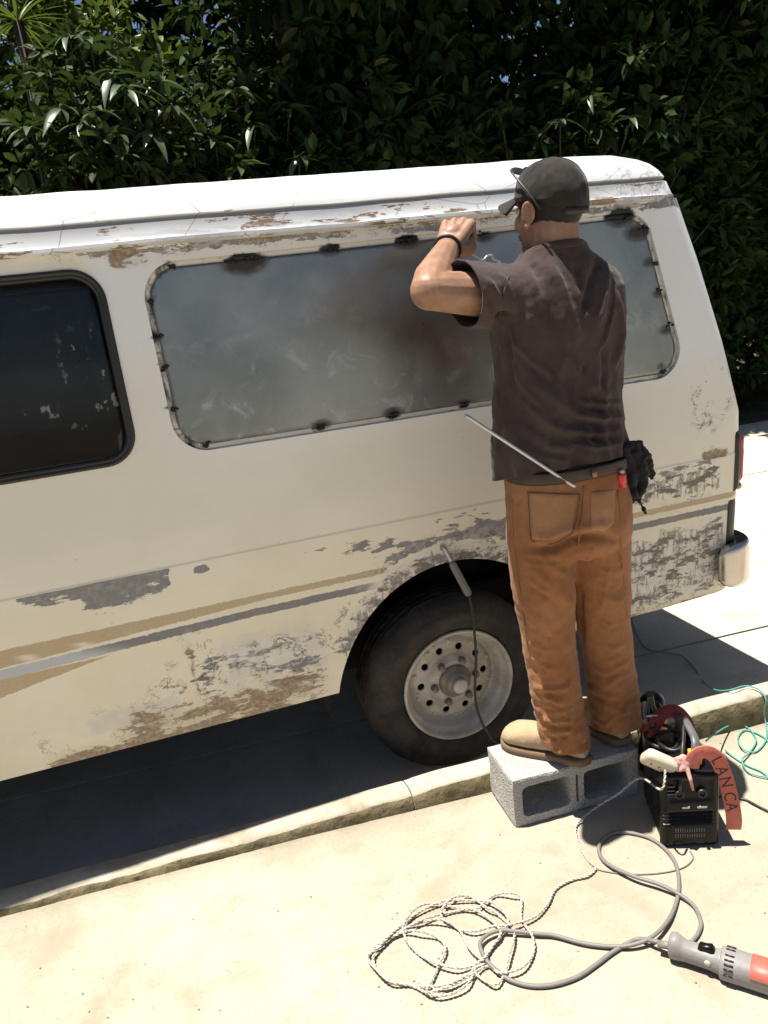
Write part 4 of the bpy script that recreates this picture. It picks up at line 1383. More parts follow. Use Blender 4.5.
for sx in (-1, 1):
    e_ = link('eye', mk(*hball((sx * .031, .078, .002), (.0125, .0125, .0115))), plain('eye_white', (.7, .68, .64), .2) if sx < 0 else bpy.data.materials['eye_white'], man)

# hair below the cap
def hairshell():
    V, F = [], []
    nz_, na_ = 14, 40
    for j in range(nz_ + 1):
        for i in range(na_ + 1):
            az = math.radians(-140 + 280 * i / na_)          # 0 = back of the head
            lo = -.098 + .075 * (abs(az) / math.radians(140)) ** 2.2
            z = lo + (.06 - lo) * j / nz_
            # skull section, grown 2-4 mm
            k = math.sqrt(max(.08, 1 - ((z - .030) / .100) ** 2))
            rx, ry = .0785 * k, .1005 * k
            if z < -.02: rx, ry = rx * (1 + (-.02 - z) * .8), ry * (1 + (-.02 - z) * .2)
            g = .0022 * mnoise.noise(Vector((az * 30, z * 500, 0)))
            V.append(hl(math.sin(az) * (rx + g), -.012 - math.cos(az) * (ry + g), z))
    for j in range(nz_):
        for i in range(na_): F.append((j * (na_ + 1) + i, j * (na_ + 1) + i + 1, (j + 1) * (na_ + 1) + i + 1, (j + 1) * (na_ + 1) + i))
    return V, F
o = link('hair', mk(*hairshell()), M_HAIR, man); solidify(o, .006, -1)

# cap: six-panel dome, band, curved brim, button
def capdome():
    V, F = [], []
    na_, nz_ = 96, 22
    for j in range(nz_ + 1):
        t = j / nz_
        for i in range(na_):
            az = 2 * math.pi * i / na_                       # 0 = front (+y)
            fr = math.cos(az)
            zr = .028 + .014 * fr if fr > 0 else .028 + .040 * fr * abs(fr)   # rim height, lower at the back
            if t < .82:
                ph = (t / .82) ; phi = ph ** .9 * math.pi / 2
                z = .028 + .097 * math.cos(phi); rad = math.sin(phi) ** .86
            else:
                z = .028 + (zr - .028) * (t - .82) / .18; rad = 1.0 - .015 * (t - .82) / .18
            if t < .82 and z < zr and fr > 0: pass
            seam = -.0016 * math.exp(-((((az * 3 / math.pi) % 1) - .5) / .03) ** 2 * 1.0) * (1 if t < .85 else 0)
            dent = .0045 * mnoise.noise(Vector((math.sin(az) * 2.2, fr * 2.2, t * 3.5))) + .0025 * mnoise.noise(Vector((math.sin(az) * 7, fr * 7, t * 9)))
            band = .0012 if t > .84 else 0
            rx, ry = .0855 * rad + (seam + dent + band), .1055 * rad + (seam + dent + band)
            V.append(hl(math.sin(az) * rx, -.008 + fr * ry, z + dent * .6 * (1 - rad)))
    for j in range(nz_):
        for i in range(na_):
            l = (i + 1) % na_
            F.append((j * na_ + i, (j + 1) * na_ + i, (j + 1) * na_ + l, j * na_ + l))
    F.append(tuple(range(na_)))
    return V, F
cap = link('cap', mk(*capdome()), M_CAP, man); solidify(cap, .003, -1)
V, F = [], []
for j in range(9):
    u = j / 8
    for i in range(25):
        th = math.radians(-62 + 124 * i / 24)
        ex = .075 * u * math.cos(th * 1.15) ** .6
        V.append(hl(math.sin(th) * (.087 + .004 * u), -.008 + math.cos(th) * .107 + ex, .040 - .036 * math.sin(th) ** 2 * (.55 + .6 * u) - .016 * u))
for j in range(8):
    for i in range(24): F.append((j * 25 + i, j * 25 + i + 1, (j + 1) * 25 + i + 1, (j + 1) * 25 + i))
o = link('brim', mk(V, F), M_CAP, cap); solidify(o, .004, 0)
link('button', mk(*hball((0, -.008, .126), (.009, .009, .005))), M_CAP, cap)
bp = [hl(math.sin(a) * .0875, -.008 + math.cos(a) * .1085, -.004 + .004 * math.cos(a)) for a in np.linspace(math.radians(150), math.radians(210), 10)]
link('cap_strap', mk(*strap(bp, .016, .003, (0, -1, 0))), M_BELT, cap)

# ---------------- t-shirt
TS = [(1.00, 1.140, 1.945, .186, .122, .178), (1.10, 1.140, 1.945, .185, .120, .178), (1.18, 1.136, 1.945, .180, .112, .178), (1.27, 1.134, 1.943, .175, .108, .172), (1.36, 1.134, 1.938, .177, .110, .158), (1.44, 1.133, 1.933, .184, .114, .135), (1.50, 1.131, 1.93, .190, .113, .124), (1.56, 1.131, 1.93, .190, .106, .112), (1.602, 1.131, 1.93, .170, .093, .10), (1.633, 1.131, 1.93, .127, .080, .09), (1.66, 1.131, 1.93, .090, .071, .082), (1.705, 1.132, 1.934, .069, .064, .072)]
tors = loft([ell(c[1], c[2], c[0], c[3], c[4], 40, 2.45, c[5]) for c in TS])
dl = (ELB - SHL).normalized(); dr = (RELB - SHR).normalized()
sl_l = chain([SHL + Vector((.03, 0, -.005)), SHL + dl * .03, SHL + dl * .15], [.086, .083, .082], 20)
sl_r = chain([SHR + Vector((-.02, 0, -.005)), SHR + dr * .04, SHR + dr * .16], [.074, .070, .072], 20)
me = remesh([tors, sl_l, sl_r], .0065, 14)
cut(me, [((1.14, 1.835, 1.108), (0, -.28, -1)), (SHL + dl * .118 + Vector((0, 0, .0)), dl * .9 + Vector((-.05, 0, -.24)), lambda c: c.x < SHL.x - .03 and c.z > 1.45), (SHR + dr * .14, dr, lambda c: c.y > 1.99 and c.z > 1.35 and c.x > 1.22 and (Vector(c) - SHR).dot(dr) > .06), ((1.132, 1.93, 1.670), (0, .18, 1), lambda c: c.z > 1.6)])
bv = bvh_of(me)
def hit(b, px, py):
    d = ray(px, py).normalized()
    r = b.ray_cast(CAM, d)
    return r[0] if r[0] is not None else None
def pxpath(b, pts):
    out = [hit(b, *p) for p in pts]
    return [p for p in out if p is not None]
FAMP = 1.5
def folds(me, b, specs):
    P = coords(me); N = normals(me); D = np.zeros(len(P))
    for pts, wd, amp in specs:
        pa = pxpath(b, pts)
        if len(pa) > 1: D += ridge(P, [tuple(q) for q in pa], wd, amp * FAMP)
    return P, N, D
SF = [([(520, 264), (533, 285), (545, 312)], .012, .007), ([(545, 258), (560, 285), (572, 318), (578, 345)], .013, .008), ([(597, 258), (591, 285), (583, 315)], .011, -.010), ([(606, 262), (603, 295), (596, 330)], .012, .008), ([(575, 262), (583, 290)], .010, -.006),
      ([(532, 262), (540, 280)], .008, -.005), ([(500, 300), (508, 345), (512, 395)], .013, -.008), ([(512, 320), (524, 370), (540, 420)], .015, .007), ([(496, 350), (504, 400), (508, 440)], .011, .006),
      ([(520, 395), (550, 425), (595, 444)], .012, .008), ([(512, 415), (545, 445), (600, 458)], .010, .006), ([(530, 380), (570, 410), (612, 420)], .012, .006), ([(560, 350), (590, 385), (618, 400)], .014, .006),
      ([(575, 400), (600, 404), (620, 402)], .006, .008), ([(570, 414), (598, 418), (621, 416)], .006, .009), ([(565, 428), (595, 433), (621, 430)], .006, .009), ([(560, 442), (595, 447), (621, 443)], .006, .009), ([(572, 408), (598, 411), (621, 409)], .005, -.006), ([(570, 421), (598, 425), (621, 423)], .005, -.006), ([(565, 435), (595, 440), (621, 437)], .005, -.006),
      ([(470, 285), (482, 300), (490, 315)], .007, .006), ([(484, 277), (497, 296), (506, 318)], .008, .006), ([(478, 280), (490, 300), (497, 318)], .006, -.005), ([(498, 272), (512, 300), (516, 325)], .009, .006), ([(492, 330), (500, 318), (512, 312)], .010, -.010), ([(615, 290), (622, 330), (616, 370)], .012, .006), ([(600, 340), (606, 370), (600, 395)], .012, -.006), ([(545, 330), (552, 370), (575, 395)], .016, -.005)]
FAMP = 2.0
SF += [([(505, 327), (530, 360), (560, 380)], .007, .004), ([(507, 334), (530, 368), (556, 388)], .006, -.004), ([(503, 345), (525, 388), (548, 412)], .007, .004), ([(616, 300), (602, 345), (577, 376)], .007, .004), ([(612, 305), (598, 350), (572, 382)], .006, -.004), ([(560, 300), (566, 340), (560, 380)], .008, .003), ([(530, 430), (560, 446), (600, 452)], .006, .004), ([(515, 440), (540, 456), (575, 462)], .006, .004)]
P, N, D = folds(me, bv, SF)
FAMP = 1.25
D += .007 * fbm(P * np.array([1.6, 1.6, .28]), 12, 2, 12) * sm(1.50 - P[:, 2], 0, .2)
low = sm(1.55 - P[:, 2], 0, .25)
D += .0045 * fbm(P * np.array([1, 1, .45]), 17, 3, 2) * (.5 + low) + .0022 * fbm(P, 45, 2, 3)
D += .006 * np.sin(np.arctan2(P[:, 1] - 1.94, P[:, 0] - 1.14) * 11 + 2.5 * fbm(P, 6, 2, 5)) * sm(1.25 - P[:, 2], 0, .15)
D += .007 * sm(1.20 - P[:, 2], 0, .07)
setco(me, P + N * D[:, None])
shirt = link('t_shirt', me, M_SHIRT, man); solidify(shirt, .0035, -1)
# neck ribbing
col_ring = [Vector((1.132 + .078 * math.cos(t), 1.932 + .072 * math.sin(t) , 1.667 - .014 * math.sin(t) - .002)) for t in np.linspace(0, 2 * math.pi, 40)[:-1]]
link('collar', mk(*tube(col_ring, .008, 8, closed=True, flat=(1.3, .5), up=(0, 0, 1))), M_SHIRT, man)

# ---------------- trousers
pel = loft([ell(1.142, 1.942, 1.135, .166, .112, 40, 2.4, .13), ell(1.142, 1.942, 1.06, .176, .122, 40, 2.4, .125), ell(1.142, 1.94, .98, .183, .130, 40, 2.4, .12), ell(1.142, 1.94, .915, .186, .136, 40, 2.4, .118), ell(1.142, 1.94, .865, .184, .128, 40, 2.4, .115), ell(1.142, 1.94, .83, .176, .10, 40, 2.4, .10)])
LL = [(1.052, 1.94, .90), (1.048, 1.935, .75), (1.054, 1.938, .60), (1.066, 1.932, .43), (1.078, 1.930, .32), (1.084, 1.922, .235), (1.088, 1.915, .17)]
RL = [(1.232, 1.94, .90), (1.242, 1.945, .75), (1.256, 1.955, .58), (1.271, 1.952, .42), (1.280, 1.948, .31), (1.284, 1.944, .23), (1.286, 1.940, .165)]
me = remesh([pel, chain(LL, [.100, .092, .081, .076, .076, .079, .079], 22), chain(RL, [.100, .092, .081, .076, .076, .079, .079], 22)], .0068, 6)
cut(me, [((1.09, 1.92, ZB + .062), (-.14, .06, -1), lambda c: c.x < 1.185 and c.z < .4), ((1.285, 1.94, ZB + .052), (0, -.10, -1), lambda c: c.x >= 1.185 and c.z < .4), ((1.14, 1.94, 1.099), (0, 0, 1))])
bv = bvh_of(me)
PF = [([(526, 545), (540, 550), (556, 549), (572, 540), (590, 536), (608, 538), (622, 543)], .012, -.017), ([(524, 533), (545, 540), (570, 530), (600, 526), (624, 532)], .014, .009), ([(530, 565), (550, 585), (574, 610)], .013, .006), ([(545, 560), (560, 572), (576, 580)], .010, .006), ([(520, 600), (545, 625), (575, 650)], .013, .005), ([(585, 560), (600, 575), (620, 582)], .012, .006), ([(590, 590), (610, 600), (626, 600)], .012, .005),
      ([(527, 640), (545, 650), (570, 645)], .010, .005), ([(592, 640), (612, 648), (628, 642)], .010, .005), ([(575, 545), (580, 600), (584, 660), (587, 720)], .010, -.010)]
PF += [([(522, 575), (545, 590), (572, 600)], .0065, .0055), ([(524, 580), (545, 596), (568, 607)], .005, -.005), ([(518, 558), (540, 564), (570, 561)], .006, .005), ([(525, 618), (550, 631), (577, 626)], .006, .006), ([(526, 625), (550, 638), (574, 634)], .005, -.005), ([(528, 656), (550, 668), (576, 666)], .006, .006), ([(588, 558), (605, 571), (625, 569)], .006, .006), ([(590, 564), (606, 578), (624, 577)], .005, -.005), ([(590, 613), (608, 625), (628, 619)], .006, .006), ([(592, 652), (610, 660), (630, 652)], .006, .005), ([(540, 548), (556, 580), (566, 612)], .007, .005), ([(612, 548), (606, 585), (600, 615)], .007, .005)]
for k, y in enumerate((684, 696, 708, 719, 730)):
    j1, j2, j3, am = [random.uniform(-5, 5) for _ in range(3)] + [random.uniform(.5, 1.3)]
    PF.append(([(532 + 12 * (k % 2), y - 3 + j1), (548, y + 5 + j2), (566, y + 3 + j3), (586 - 14 * ((k + 1) % 2), y - 2 - j1)], .0065, .0095 * am))
    PF.append(([(534, y + 4 + j1), (550, y + 11 + j2), (568, y + 9 + j3)], .005, -.008 * am))
for k, y in enumerate((662, 674, 687, 700, 712)):
    j1, j2, j3, am = [random.uniform(-5, 5) for _ in range(3)] + [random.uniform(.5, 1.3)]
    PF.append(([(592 + 10 * (k % 2), y + 2 + j1), (606, y + 8 + j2), (620, y + 5 + j3), (632, y - 1 - j1)], .0065, .0095 * am))
    PF.append(([(592, y + 8 + j1), (608, y + 14 + j2), (622, y + 11 + j3)], .005, -.008 * am))
P, N, D = folds(me, bv, PF)
lowl = sm(.50 - P[:, 2], 0, .2)
D += .004 * fbm(P * np.array([1, 1, .7]), 15, 3, 7) + .002 * fbm(P, 42, 2, 8)
D += lowl * .0055 * fbm(P * np.array([.45, .45, 1.5]), 34, 2, 9)
setco(me, P + N * D[:, None])
pants = link('trousers', me, M_PANTS, man); solidify(pants, .004, -1)
bvp = bvh_of(me)
def patch(b, quad, nu=14, nv=14, off=.0035, bulge=.002):
    """patch lying on a surface, picture quad TL TR BR BL"""
    V, F = [], []
    tl, tr, br, bl = [Vector(q) for q in quad]
    for j in range(nv + 1):
        for i in range(nu + 1):
            u, v = i / nu, j / nv
            q = tl.lerp(tr, u).lerp(bl.lerp(br, u), v)
            q.y += 7 * v * v * (1 - abs(2 * u - 1))
            h_ = hit(b, q.x, q.y)
            if h_ is None: return None
            e = min(u, 1 - u, v, 1 - v)
            V.append(h_ - ray(q.x, q.y).normalized() * (off * min(1, e / .06) + bulge * math.sin(math.pi * u) * math.sin(math.pi * v) - (.001 if e == 0 else 0)))
    for j in range(nv):
        for i in range(nu): F.append((j * (nu + 1) + i, (j + 1) * (nu + 1) + i, (j + 1) * (nu + 1) + i + 1, j * (nu + 1) + i + 1))
    return V, F
for qd in ([(528, 491), (579, 493), (572, 532), (530, 540)], [(590, 491), (616, 488), (614, 524), (590, 531)]):
    r = patch(bvp, qd)
    if r:
        o = link('back_pocket', mk(*r), M_POCKET, man); solidify(o, .002, -1)
for pts in ([(519, 455), (521, 462), (523, 472), (525, 480)], [(590, 453), (592, 461), (594, 470), (595, 477)]):
    pa = [hit(bvp, *p) for p in pts]
    pa = [p - ray(*q).normalized() * (.008 + .004 * (k in (1, 2))) for k, (p, q) in enumerate(zip(pa, pts)) if p is not None]
    if len(pa) > 2: link('belt_loop', mk(*strap(spline(pa, .006), .012, .003, -ray(*pts[0]))), M_POCKET, man)
for pts in ([(584, 486), (583, 505), (581, 525), (578, 545)], [(512, 500), (513, 530), (517, 570), (522, 610), (528, 650)], [(618, 490), (620, 510), (621, 540), (624, 580), (628, 620)]):
    pa = [hit(bvp, *p) for p in pts]
    pa = [p - ray(*q).normalized() * .0015 for p, q in zip(pa, pts) if p is not None]
    if len(pa) > 2: link('seam', mk(*tube(spline(pa, .01), .0022, 6)), M_PANTS, man)
bl_ = [Vector((1.142 + .180 * math.copysign(abs(math.cos(t)) ** .83, math.cos(t)), 1.942 + (.125 if math.sin(t) < 0 else .130) * math.copysign(abs(math.sin(t)) ** .83, math.sin(t)), 1.086)) for t in np.linspace(0, 2 * math.pi, 60)[:-1]]
link('belt', mk(*tube(bl_, .017, 8, closed=True, flat=(1.0, .14), up=(0, 0, 1))), M_BELT, man)

# ---------------- boots
def boot(heel, toe, nm):
    heel, toe = Vector(heel), Vector(toe)
    d = (toe - heel); L = d.length; d.normalize(); s = Vector((d.y, -d.x, 0))
    def P_(u, v, z): return heel + d * (u * L) + s * v + Vector((0, 0, z))
    up_ = []
    for u, hw, zt, in ((.02, .026, .10), (.10, .036, .125), (.25, .040, .135), (.38, .041, .125), (.50, .044, .10), (.62, .050, .092), (.74, .054, .084), (.85, .052, .078), (.93, .041, .066), (.98, .024, .050)):
        ring = []
        for k in range(24):
            t = 2 * math.pi * k / 24
            c, q = math.cos(t), math.sin(t)
            ring.append(P_(u, hw * math.copysign(abs(c) ** .85, c), .018 + (zt - .018) * (.5 + .5 * math.copysign(abs(q) ** .8, q))))
        up_.append(ring)
    shaft = chain([P_(.22, 0, .08), P_(.22, 0, .125)], [.038, .040], 18)
    me = remesh([loft(up_), shaft], .005, 5)
    Pn = coords(me); Nn = normals(me)
    setco(me, Pn + Nn * (.0018 * fbm(Pn, 30, 3, 4))[:, None])
    b_ = link('boot', me, M_BOOT, man)
    out = []
    for (zz, gr) in ((0.0, .003), (.004, .006), (.018, .006), (.024, .002)):
        ring = []
        for t in np.linspace(0, 2 * math.pi, 41)[:-1]:
            u = .5 - .5 * math.cos(t)
            hw = float(np.interp(u, [0, .05, .12, .3, .45, .62, .75, .88, .96, 1.0], [.0, .026, .036, .038, .038, .046, .050, .045, .028, .0]))
            ring.append(P_(u * 1.03 - .015, (hw + gr) * (1 if t < math.pi else -1), zz))
        out.append(ring)
    link('sole', mk(*loft(out)), M_SOLE, b_)
    lc = []
    for k in range(4):
        u = .42 + .055 * k; z = .118 - .012 * k
        lc.append(tube([P_(u, -.022, z - .006), P_(u + .01, 0, z + .002), P_(u, .022, z - .006)], .0028, 6))
    link('laces', mk(*join(lc)), M_BELT, b_)
    return b_
boot((1.132, 1.862, ZB), (.955, 2.090, ZB), 'left')
boot((1.288, 1.893, ZB), (1.225, 2.125, ZB), 'right')
# wristband
wd = (WRI - ELB).normalized()
wc = WRI - wd * .018; u_ = wd.orthogonal().normalized(); v_ = wd.cross(u_)
# stitched seams on the shirt and pockets
bvs = bvh_of(shirt.data)
for (bq, pts, mt, rr_) in ((bvs, [(516, 262), (508, 278), (503, 298), (500, 318)], M_SHIRT, .0022), (bvs, [(612, 272), (614, 300), (610, 325)], M_SHIRT, .0022), (bvp, [(527, 492), (545, 493), (562, 494), (580, 494)], M_BELT, .0012), (bvp, [(528, 493), (529, 510), (530, 528), (531, 541)], M_BELT, .0011), (bvp, [(580, 494), (578, 510), (575, 525), (572, 534)], M_BELT, .0011), (bvp, [(531, 541), (552, 544), (572, 534)], M_BELT, .0011)):
    pa = [hit(bq, *p) for p in pts]
    pa = [p - ray(*q).normalized() * (.0005 if bq is bvs else .0062) for p, q in zip(pa, pts) if p is not None]
    if len(pa) > 2: link('seam', mk(*tube(spline(pa, .006), rr_, 6)), mt, man)
link('wristband', mk(*tube([wc + u_ * (.036 * math.cos(t)) + v_ * (.036 * math.sin(t)) for t in np.linspace(0, 2 * math.pi, 30)[:-1]], .0042, 8, closed=True)), M_RUBBER, man)

# things on the man
sg = empty('sunglasses', hl(0, .06, .11))
tag(sg, 'dark sunglasses pushed up on the front of the cap', 'sunglasses')
for sx in (-1, 1):
    V, F = ball((0, 0, 0), (.027, .004, .018), n=18, m=10)
    R_ = Matrix.Rotation(math.radians(-52), 3, 'X')
    link('lens', mk([hl(*(R_ @ v + Vector((sx * .032, .082, .104)))) for v in V], F), M_RUBBER, sg)
    link('temple_arm', mk(*tube(spline([hl(sx * .060, .080, .106), hl(sx * .082, .055, .100), hl(sx * .094, .0, .062), hl(sx * .092, -.035, .028), hl(sx * .086, -.055, .0)], .01), .0028, 6)), M_RUBBER, sg)
link('bridge', mk(*tube([hl(-.008, .086, .110), hl(0, .088, .113), hl(.008, .086, .110)], .003, 6)), M_RUBBER, sg)

gl = empty('work_gloves', (1.30, 1.86, 1.05))
tag(gl, 'black work gloves hanging from the belt at the right hip', 'gloves')
def gpt(px, py, Y): return onY(px, py, Y)
gp = []
for (pts, r) in (([(624, 448), (630, 470), (630, 492), (631, 500)], [.014, .020, .021, .013]), ([(634, 446), (640, 465), (643, 480), (640, 498)], [.014, .022, .018, .010]), ([(642, 450), (650, 463), (652, 478)], [.014, .013, .008]), ([(634, 490), (640, 502), (646, 513)], [.009, .006, .005]), ([(628, 446), (638, 445), (646, 455)], [.013, .016, .013])):
    gp.append(chain([gpt(a, b, 1.855 + .008 * k) for k, (a, b) in enumerate(pts)], [q * .92 for q in r], 12))
me = remesh(gp, .005, 3)
Pn = coords(me); Nn = normals(me); setco(me, Pn + Nn * (.006 * fbm(Pn, 45, 3, 6))[:, None])
link('glove', me, M_BLACKCLOTH, gl)
lg = empty('lighter', gpt(622, 488, 1.835)); tag(lg, 'small red lighter in the right back pocket', 'lighter')
a_, b_ = gpt(622, 487, 1.832), gpt(621.5, 473, 1.828)
link('lighter_body', mk(*tube([a_, a_.lerp(b_, .85), b_], [.0125, .0125, .010], 12, flat=(1, .75))), plain('red_plastic', (.55, .02, .02), .3), lg)
link('lighter_top', mk(*tube([b_, b_ + (b_ - a_).normalized() * .012], .008, 8)), M_STEEL, lg)
rp = [hit(bvp, 575, 487) - ray(575, 487).normalized() * .004, onY(465, 415, 1.875)]
rod = link('steel_rod', mk(*tube(spline(rp, .02), .0048, 8, flat=(1, .7))), plain('pale_steel', (.50, .52, .51), .35, .7), None)
tag(rod, 'thin pale steel rod tucked diagonally through the back of the belt', 'rod')
pn0 = WRI + LH.normalized() * .078 + (LP - LH.normalized() * LP.dot(LH.normalized())).normalized() * .028
pe = skin(pn0.x + .07, 1.752, -.006)
pu = link('steel_punch', mk(*tube([pn0 - (pe - pn0).normalized() * .03, pn0, pe.lerp(pn0, .2), pe], [.006, .006, .005, .0025], 10)), M_STEEL, None)
tag(pu, 'short steel punch held in the raised fist against the window edge', 'punch')
ww = [onY(471, 254, 2.22), onY(482, 260, 2.23), onY(487, 256, 2.235), onY(492, 255, 2.24), onY(493, 259, 2.245), onY(500, 262, 2.25)]
wi = link('bent_wire', mk(*tube(spline(ww, .006), .0028, 6)), bpy.data.materials['pale_steel'], None)
tag(wi, 'short bent bright wire poking out behind the raised sleeve', 'wire')

# ================================================================== WELDING MACHINE and what lies on it
WA, WB = Vector((1.208, 1.618, 0)), Vector((1.358, 1.556, 0))
ex = (WB - WA).normalized(); ey = Vector((-ex.y, ex.x, 0)); WW = (WB - WA).length; WH, WD = .245, .245
def L(x, y, z): return WA + ex * x + ey * y + Vector((0, 0, z))
def lbox(x, y, z, sx, sy, sz, bev=.0, seg=2):
    V, F = box(x, y, z, sx, sy, sz, bev, seg)
    return [L(*v) for v in V], F
M_BLK = plain('black_gloss_plastic', (.005, .0047, .0047), .3, 0, .3, 30, .22, .05)
M_GRAYP = plain('grey_plastic', (.10, .10, .105), .45, 0, .2)
M_WHITE = plain('off_white_plastic', (.50, .44, .34), .5, 0, .2)
M_ORANGE = plain('orange_plastic', (.52, .13, .03), .45, 0, .25)
M_YEL = plain('yellow_label', (.70, .42, .03), .5)
M_LABEL = plain('pale_print', (.62, .62, .60), .5)
wel = empty('welding_machine', L(WW / 2, WD / 2, 0))
wel.rotation_euler = (0, 0, math.atan2(ex.y, ex.x))
tag(wel, 'small black welding machine with ribbed front standing on the pavement', 'welder')
link('casing', mk(*lbox(WW / 2, WD / 2 + .012, WH / 2 + .004, WW - .010, WD - .024, WH - .012, .012, 3)), M_BLK, wel)
# front cover, slightly crowned, with recess and ribs
V, F = [], []
nu, nv = 28, 40
for j in range(nv + 1):
    for i in range(nu + 1):
        u, v = i / nu, j / nv
        x = u * WW; z = .004 + v * (WH - .004)
        e = min(u, 1 - u) * WW; e2 = min(v, 1 - v) * WH
        d = .016 * (1 - (1 - min(1, e / .018)) ** 2) ** .5 * (1 - (1 - min(1, e2 / .016)) ** 2) ** .5
        if .12 < u < .88 and .62 < v < .93: d -= .006 * min(1, (min(u - .12, .88 - u)) / .03) * min(1, (min(v - .62, .93 - v)) / .03)
        if .10 < u < .90 and .30 < v < .50 and (v * 22) % 1 < .45: d -= .004
        V.append(L(x, .024 - d, z))
for j in range(nv):
    for i in range(nu): F.append((j * (nu + 1) + i, j * (nu + 1) + i + 1, (j + 1) * (nu + 1) + i + 1, (j + 1) * (nu + 1) + i))
o = link('front_cover', mk(V, F), M_BLK, wel); sharp(o, 40)
gr = mk(*box(0, 0, 0, .0022, .004, .011))
for r_ in range(2):
    for k in range(13):
        q = link('grille_slot', gr, M_GRAYP if r_ == 0 and k == 0 else None, None, False)
        q.location = L(.040 + k * .0065, .0085, .043 + r_ * .018); q.rotation_euler = (0, 0, math.atan2(ex.y, ex.x)); setpar(q, wel)
for z in (.205, .192, .181): link('side_vent', mk(*lbox(.028, .0105, z, .022, .004, .003)), M_GRAYP, wel, False)
for z in (.112, .100, .083): link('trim_mark', mk(*lbox(.016, .0105, z, .018, .004, .0022)), M_LABEL if z < .09 else M_GRAYP, wel, False)
link('label', mk(*lbox(.068, .0065, .137, .020, .002, .0055)), M_LABEL, wel, False)
link('label', mk(*lbox(.112, .0065, .137, .027, .002, .0065)), M_LABEL, wel, False)
for x in (.05, .112):
    link('socket', mk(*[[L(x + v.x, .014 - v.y * 1.0, .182 + v.z) for v in lathe([(.013, 0), (.013, .012), (.009, .014), (.009, .006), (0, .006)], 18, 'Y')[0]], lathe([(.013, 0), (.013, .012), (.009, .014), (.009, .006), (0, .006)], 18, 'Y')[1]]), M_RUBBER, wel)
hp = spline([L(.10, .03, WH), L(.105, .045, WH + .055), L(.11, .07, WH + .072), L(.11, .17, WH + .072), L(.108, .20, WH + .055), L(.105, .215, WH)], .012)
link('handle', mk(*tube(hp, .013, 10, flat=(1, .7))), M_GRAYP, wel)
for x in (.02, WW - .02):
    for y in (.03, WD - .03): link('foot', mk(*lbox(x, y, .004, .02, .02, .008)), M_RUBBER, wel, False)

def clothy(name, a, b, d): return clothmat(name, a, b, d, 700, .4)
M_REDS = clothy('faded_red_webbing', (.46, .12, .085), (.55, .18, .13), (.30, .08, .06))
M_DRED = clothy('dark_red_webbing', (.15, .028, .028), (.20, .04, .038), (.09, .02, .02))
M_PINK = clothy('pink_rag', (.50, .24, .22), (.62, .34, .31), (.35, .14, .13))
sp_ = spline([L(.085, .018, WH + .012), L(.092, .016, WH + .045), L(.118, .012, WH + .066), L(.150, .012, WH + .045), L(.176, .014, WH - .02), L(.194, .016, WH - .10), L(.204, .02, WH - .165), L(.206, .03, WH - .205)], .008)
swid = .042
st = link('shoulder_strap', mk(*strap(sp_, swid, .004, -ey)), M_REDS)
sm_o = st.modifiers.new('b', 'BEVEL'); sm_o.width = .0012; sm_o.segments = 1
tag(st, 'faded red shoulder strap printed LAN CA hanging over the welding machine', 'strap')
# printed letters follow the band
M_PRINT = plain('black_print', (.02, .015, .015), .7)
for LET, LX in zip('LANCA', (0, .033, .070, .122, .158)):
    fc = bpy.data.curves.new('txt', 'FONT'); fc.body = LET; fc.size = .046; fc.space_character = 1.2
    fo = bpy.data.objects.new('txt', fc); COL.objects.link(fo)
    dg = bpy.context.evaluated_depsgraph_get()
    tm = bpy.data.meshes.new_from_object(fo.evaluated_get(dg)); bpy.data.objects.remove(fo)
    bmx = bmesh.new(); bmx.from_mesh(tm); bmesh.ops.triangulate(bmx, faces=bmx.faces[:]); bmesh.ops.subdivide_edges(bmx, edges=[e for e in bmx.edges if e.calc_length() > .01], cuts=2); bmx.to_mesh(tm); bmx.free()
    T_, N_ = frames(sp_, -ey)
    S_ = [0]
    for a, b in zip(sp_, sp_[1:]): S_.append(S_[-1] + (b - a).length)
    start = S_[-1] - .262
    c = coords(tm); out = []
    for x, y, z in c:
        s_ = start + LX + x
        k = max(0, min(len(S_) - 2, int(np.searchsorted(S_, s_)) - 1)); t = (s_ - S_[k]) / (S_[k + 1] - S_[k])
        p = sp_[k].lerp(sp_[k + 1], t); B_ = T_[k].cross(N_[k])
        if B_.dot(ex) < 0: B_ = -B_
        out.append(p + B_ * (y - .0165) + N_[k] * .0026)
    for v, q in zip(tm.vertices, out): v.co = q
    tm.update()
    link('letter', tm, M_PRINT, st, False)


s2 = spline([L(.015, .20, WH), L(.05, .20, WH + .07), L(.088, .20, WH + .082), L(.118, .205, WH + .05), L(.135, .21, WH + .0), L(.14, .215, WH - .05)], .008)
tag(link('rolled_strap', mk(*strap(s2, .042, .005, -ey)), M_DRED), 'dark red rolled strap arching behind the welder handle', 'strap')
# knotted rag
rp_ = []
random.seed(9)
ctr = L(.062, .028, WH + .022)
for k in range(9):
    a = ctr + Vector((random.uniform(-.022, .022), random.uniform(-.012, .012), random.uniform(-.012, .02)))
    b = ctr + Vector((random.uniform(-.026, .026), random.uniform(-.014, .012), random.uniform(-.016, .022)))
    rp_.append(chain([a, a.lerp(b, .5) + Vector((0, 0, .006)), b], [.007, .009, .006], 8))
rp_.append(chain([ctr + ex * .01 - ey * .01, L(.078, .000, WH - .012), L(.085, -.001, WH - .045)], [.007, .006, .004], 8))
me = remesh(rp_, .003, 2)
tag(link('rag', me, M_PINK), 'knotted pink rag on top of the welding machine', 'rag')
tag(link('yellow_box', mk(*lbox(.106, .055, WH + .022, .034, .026, .040, .003)), M_YEL), 'small yellow carton tucked under the red strap', 'box')
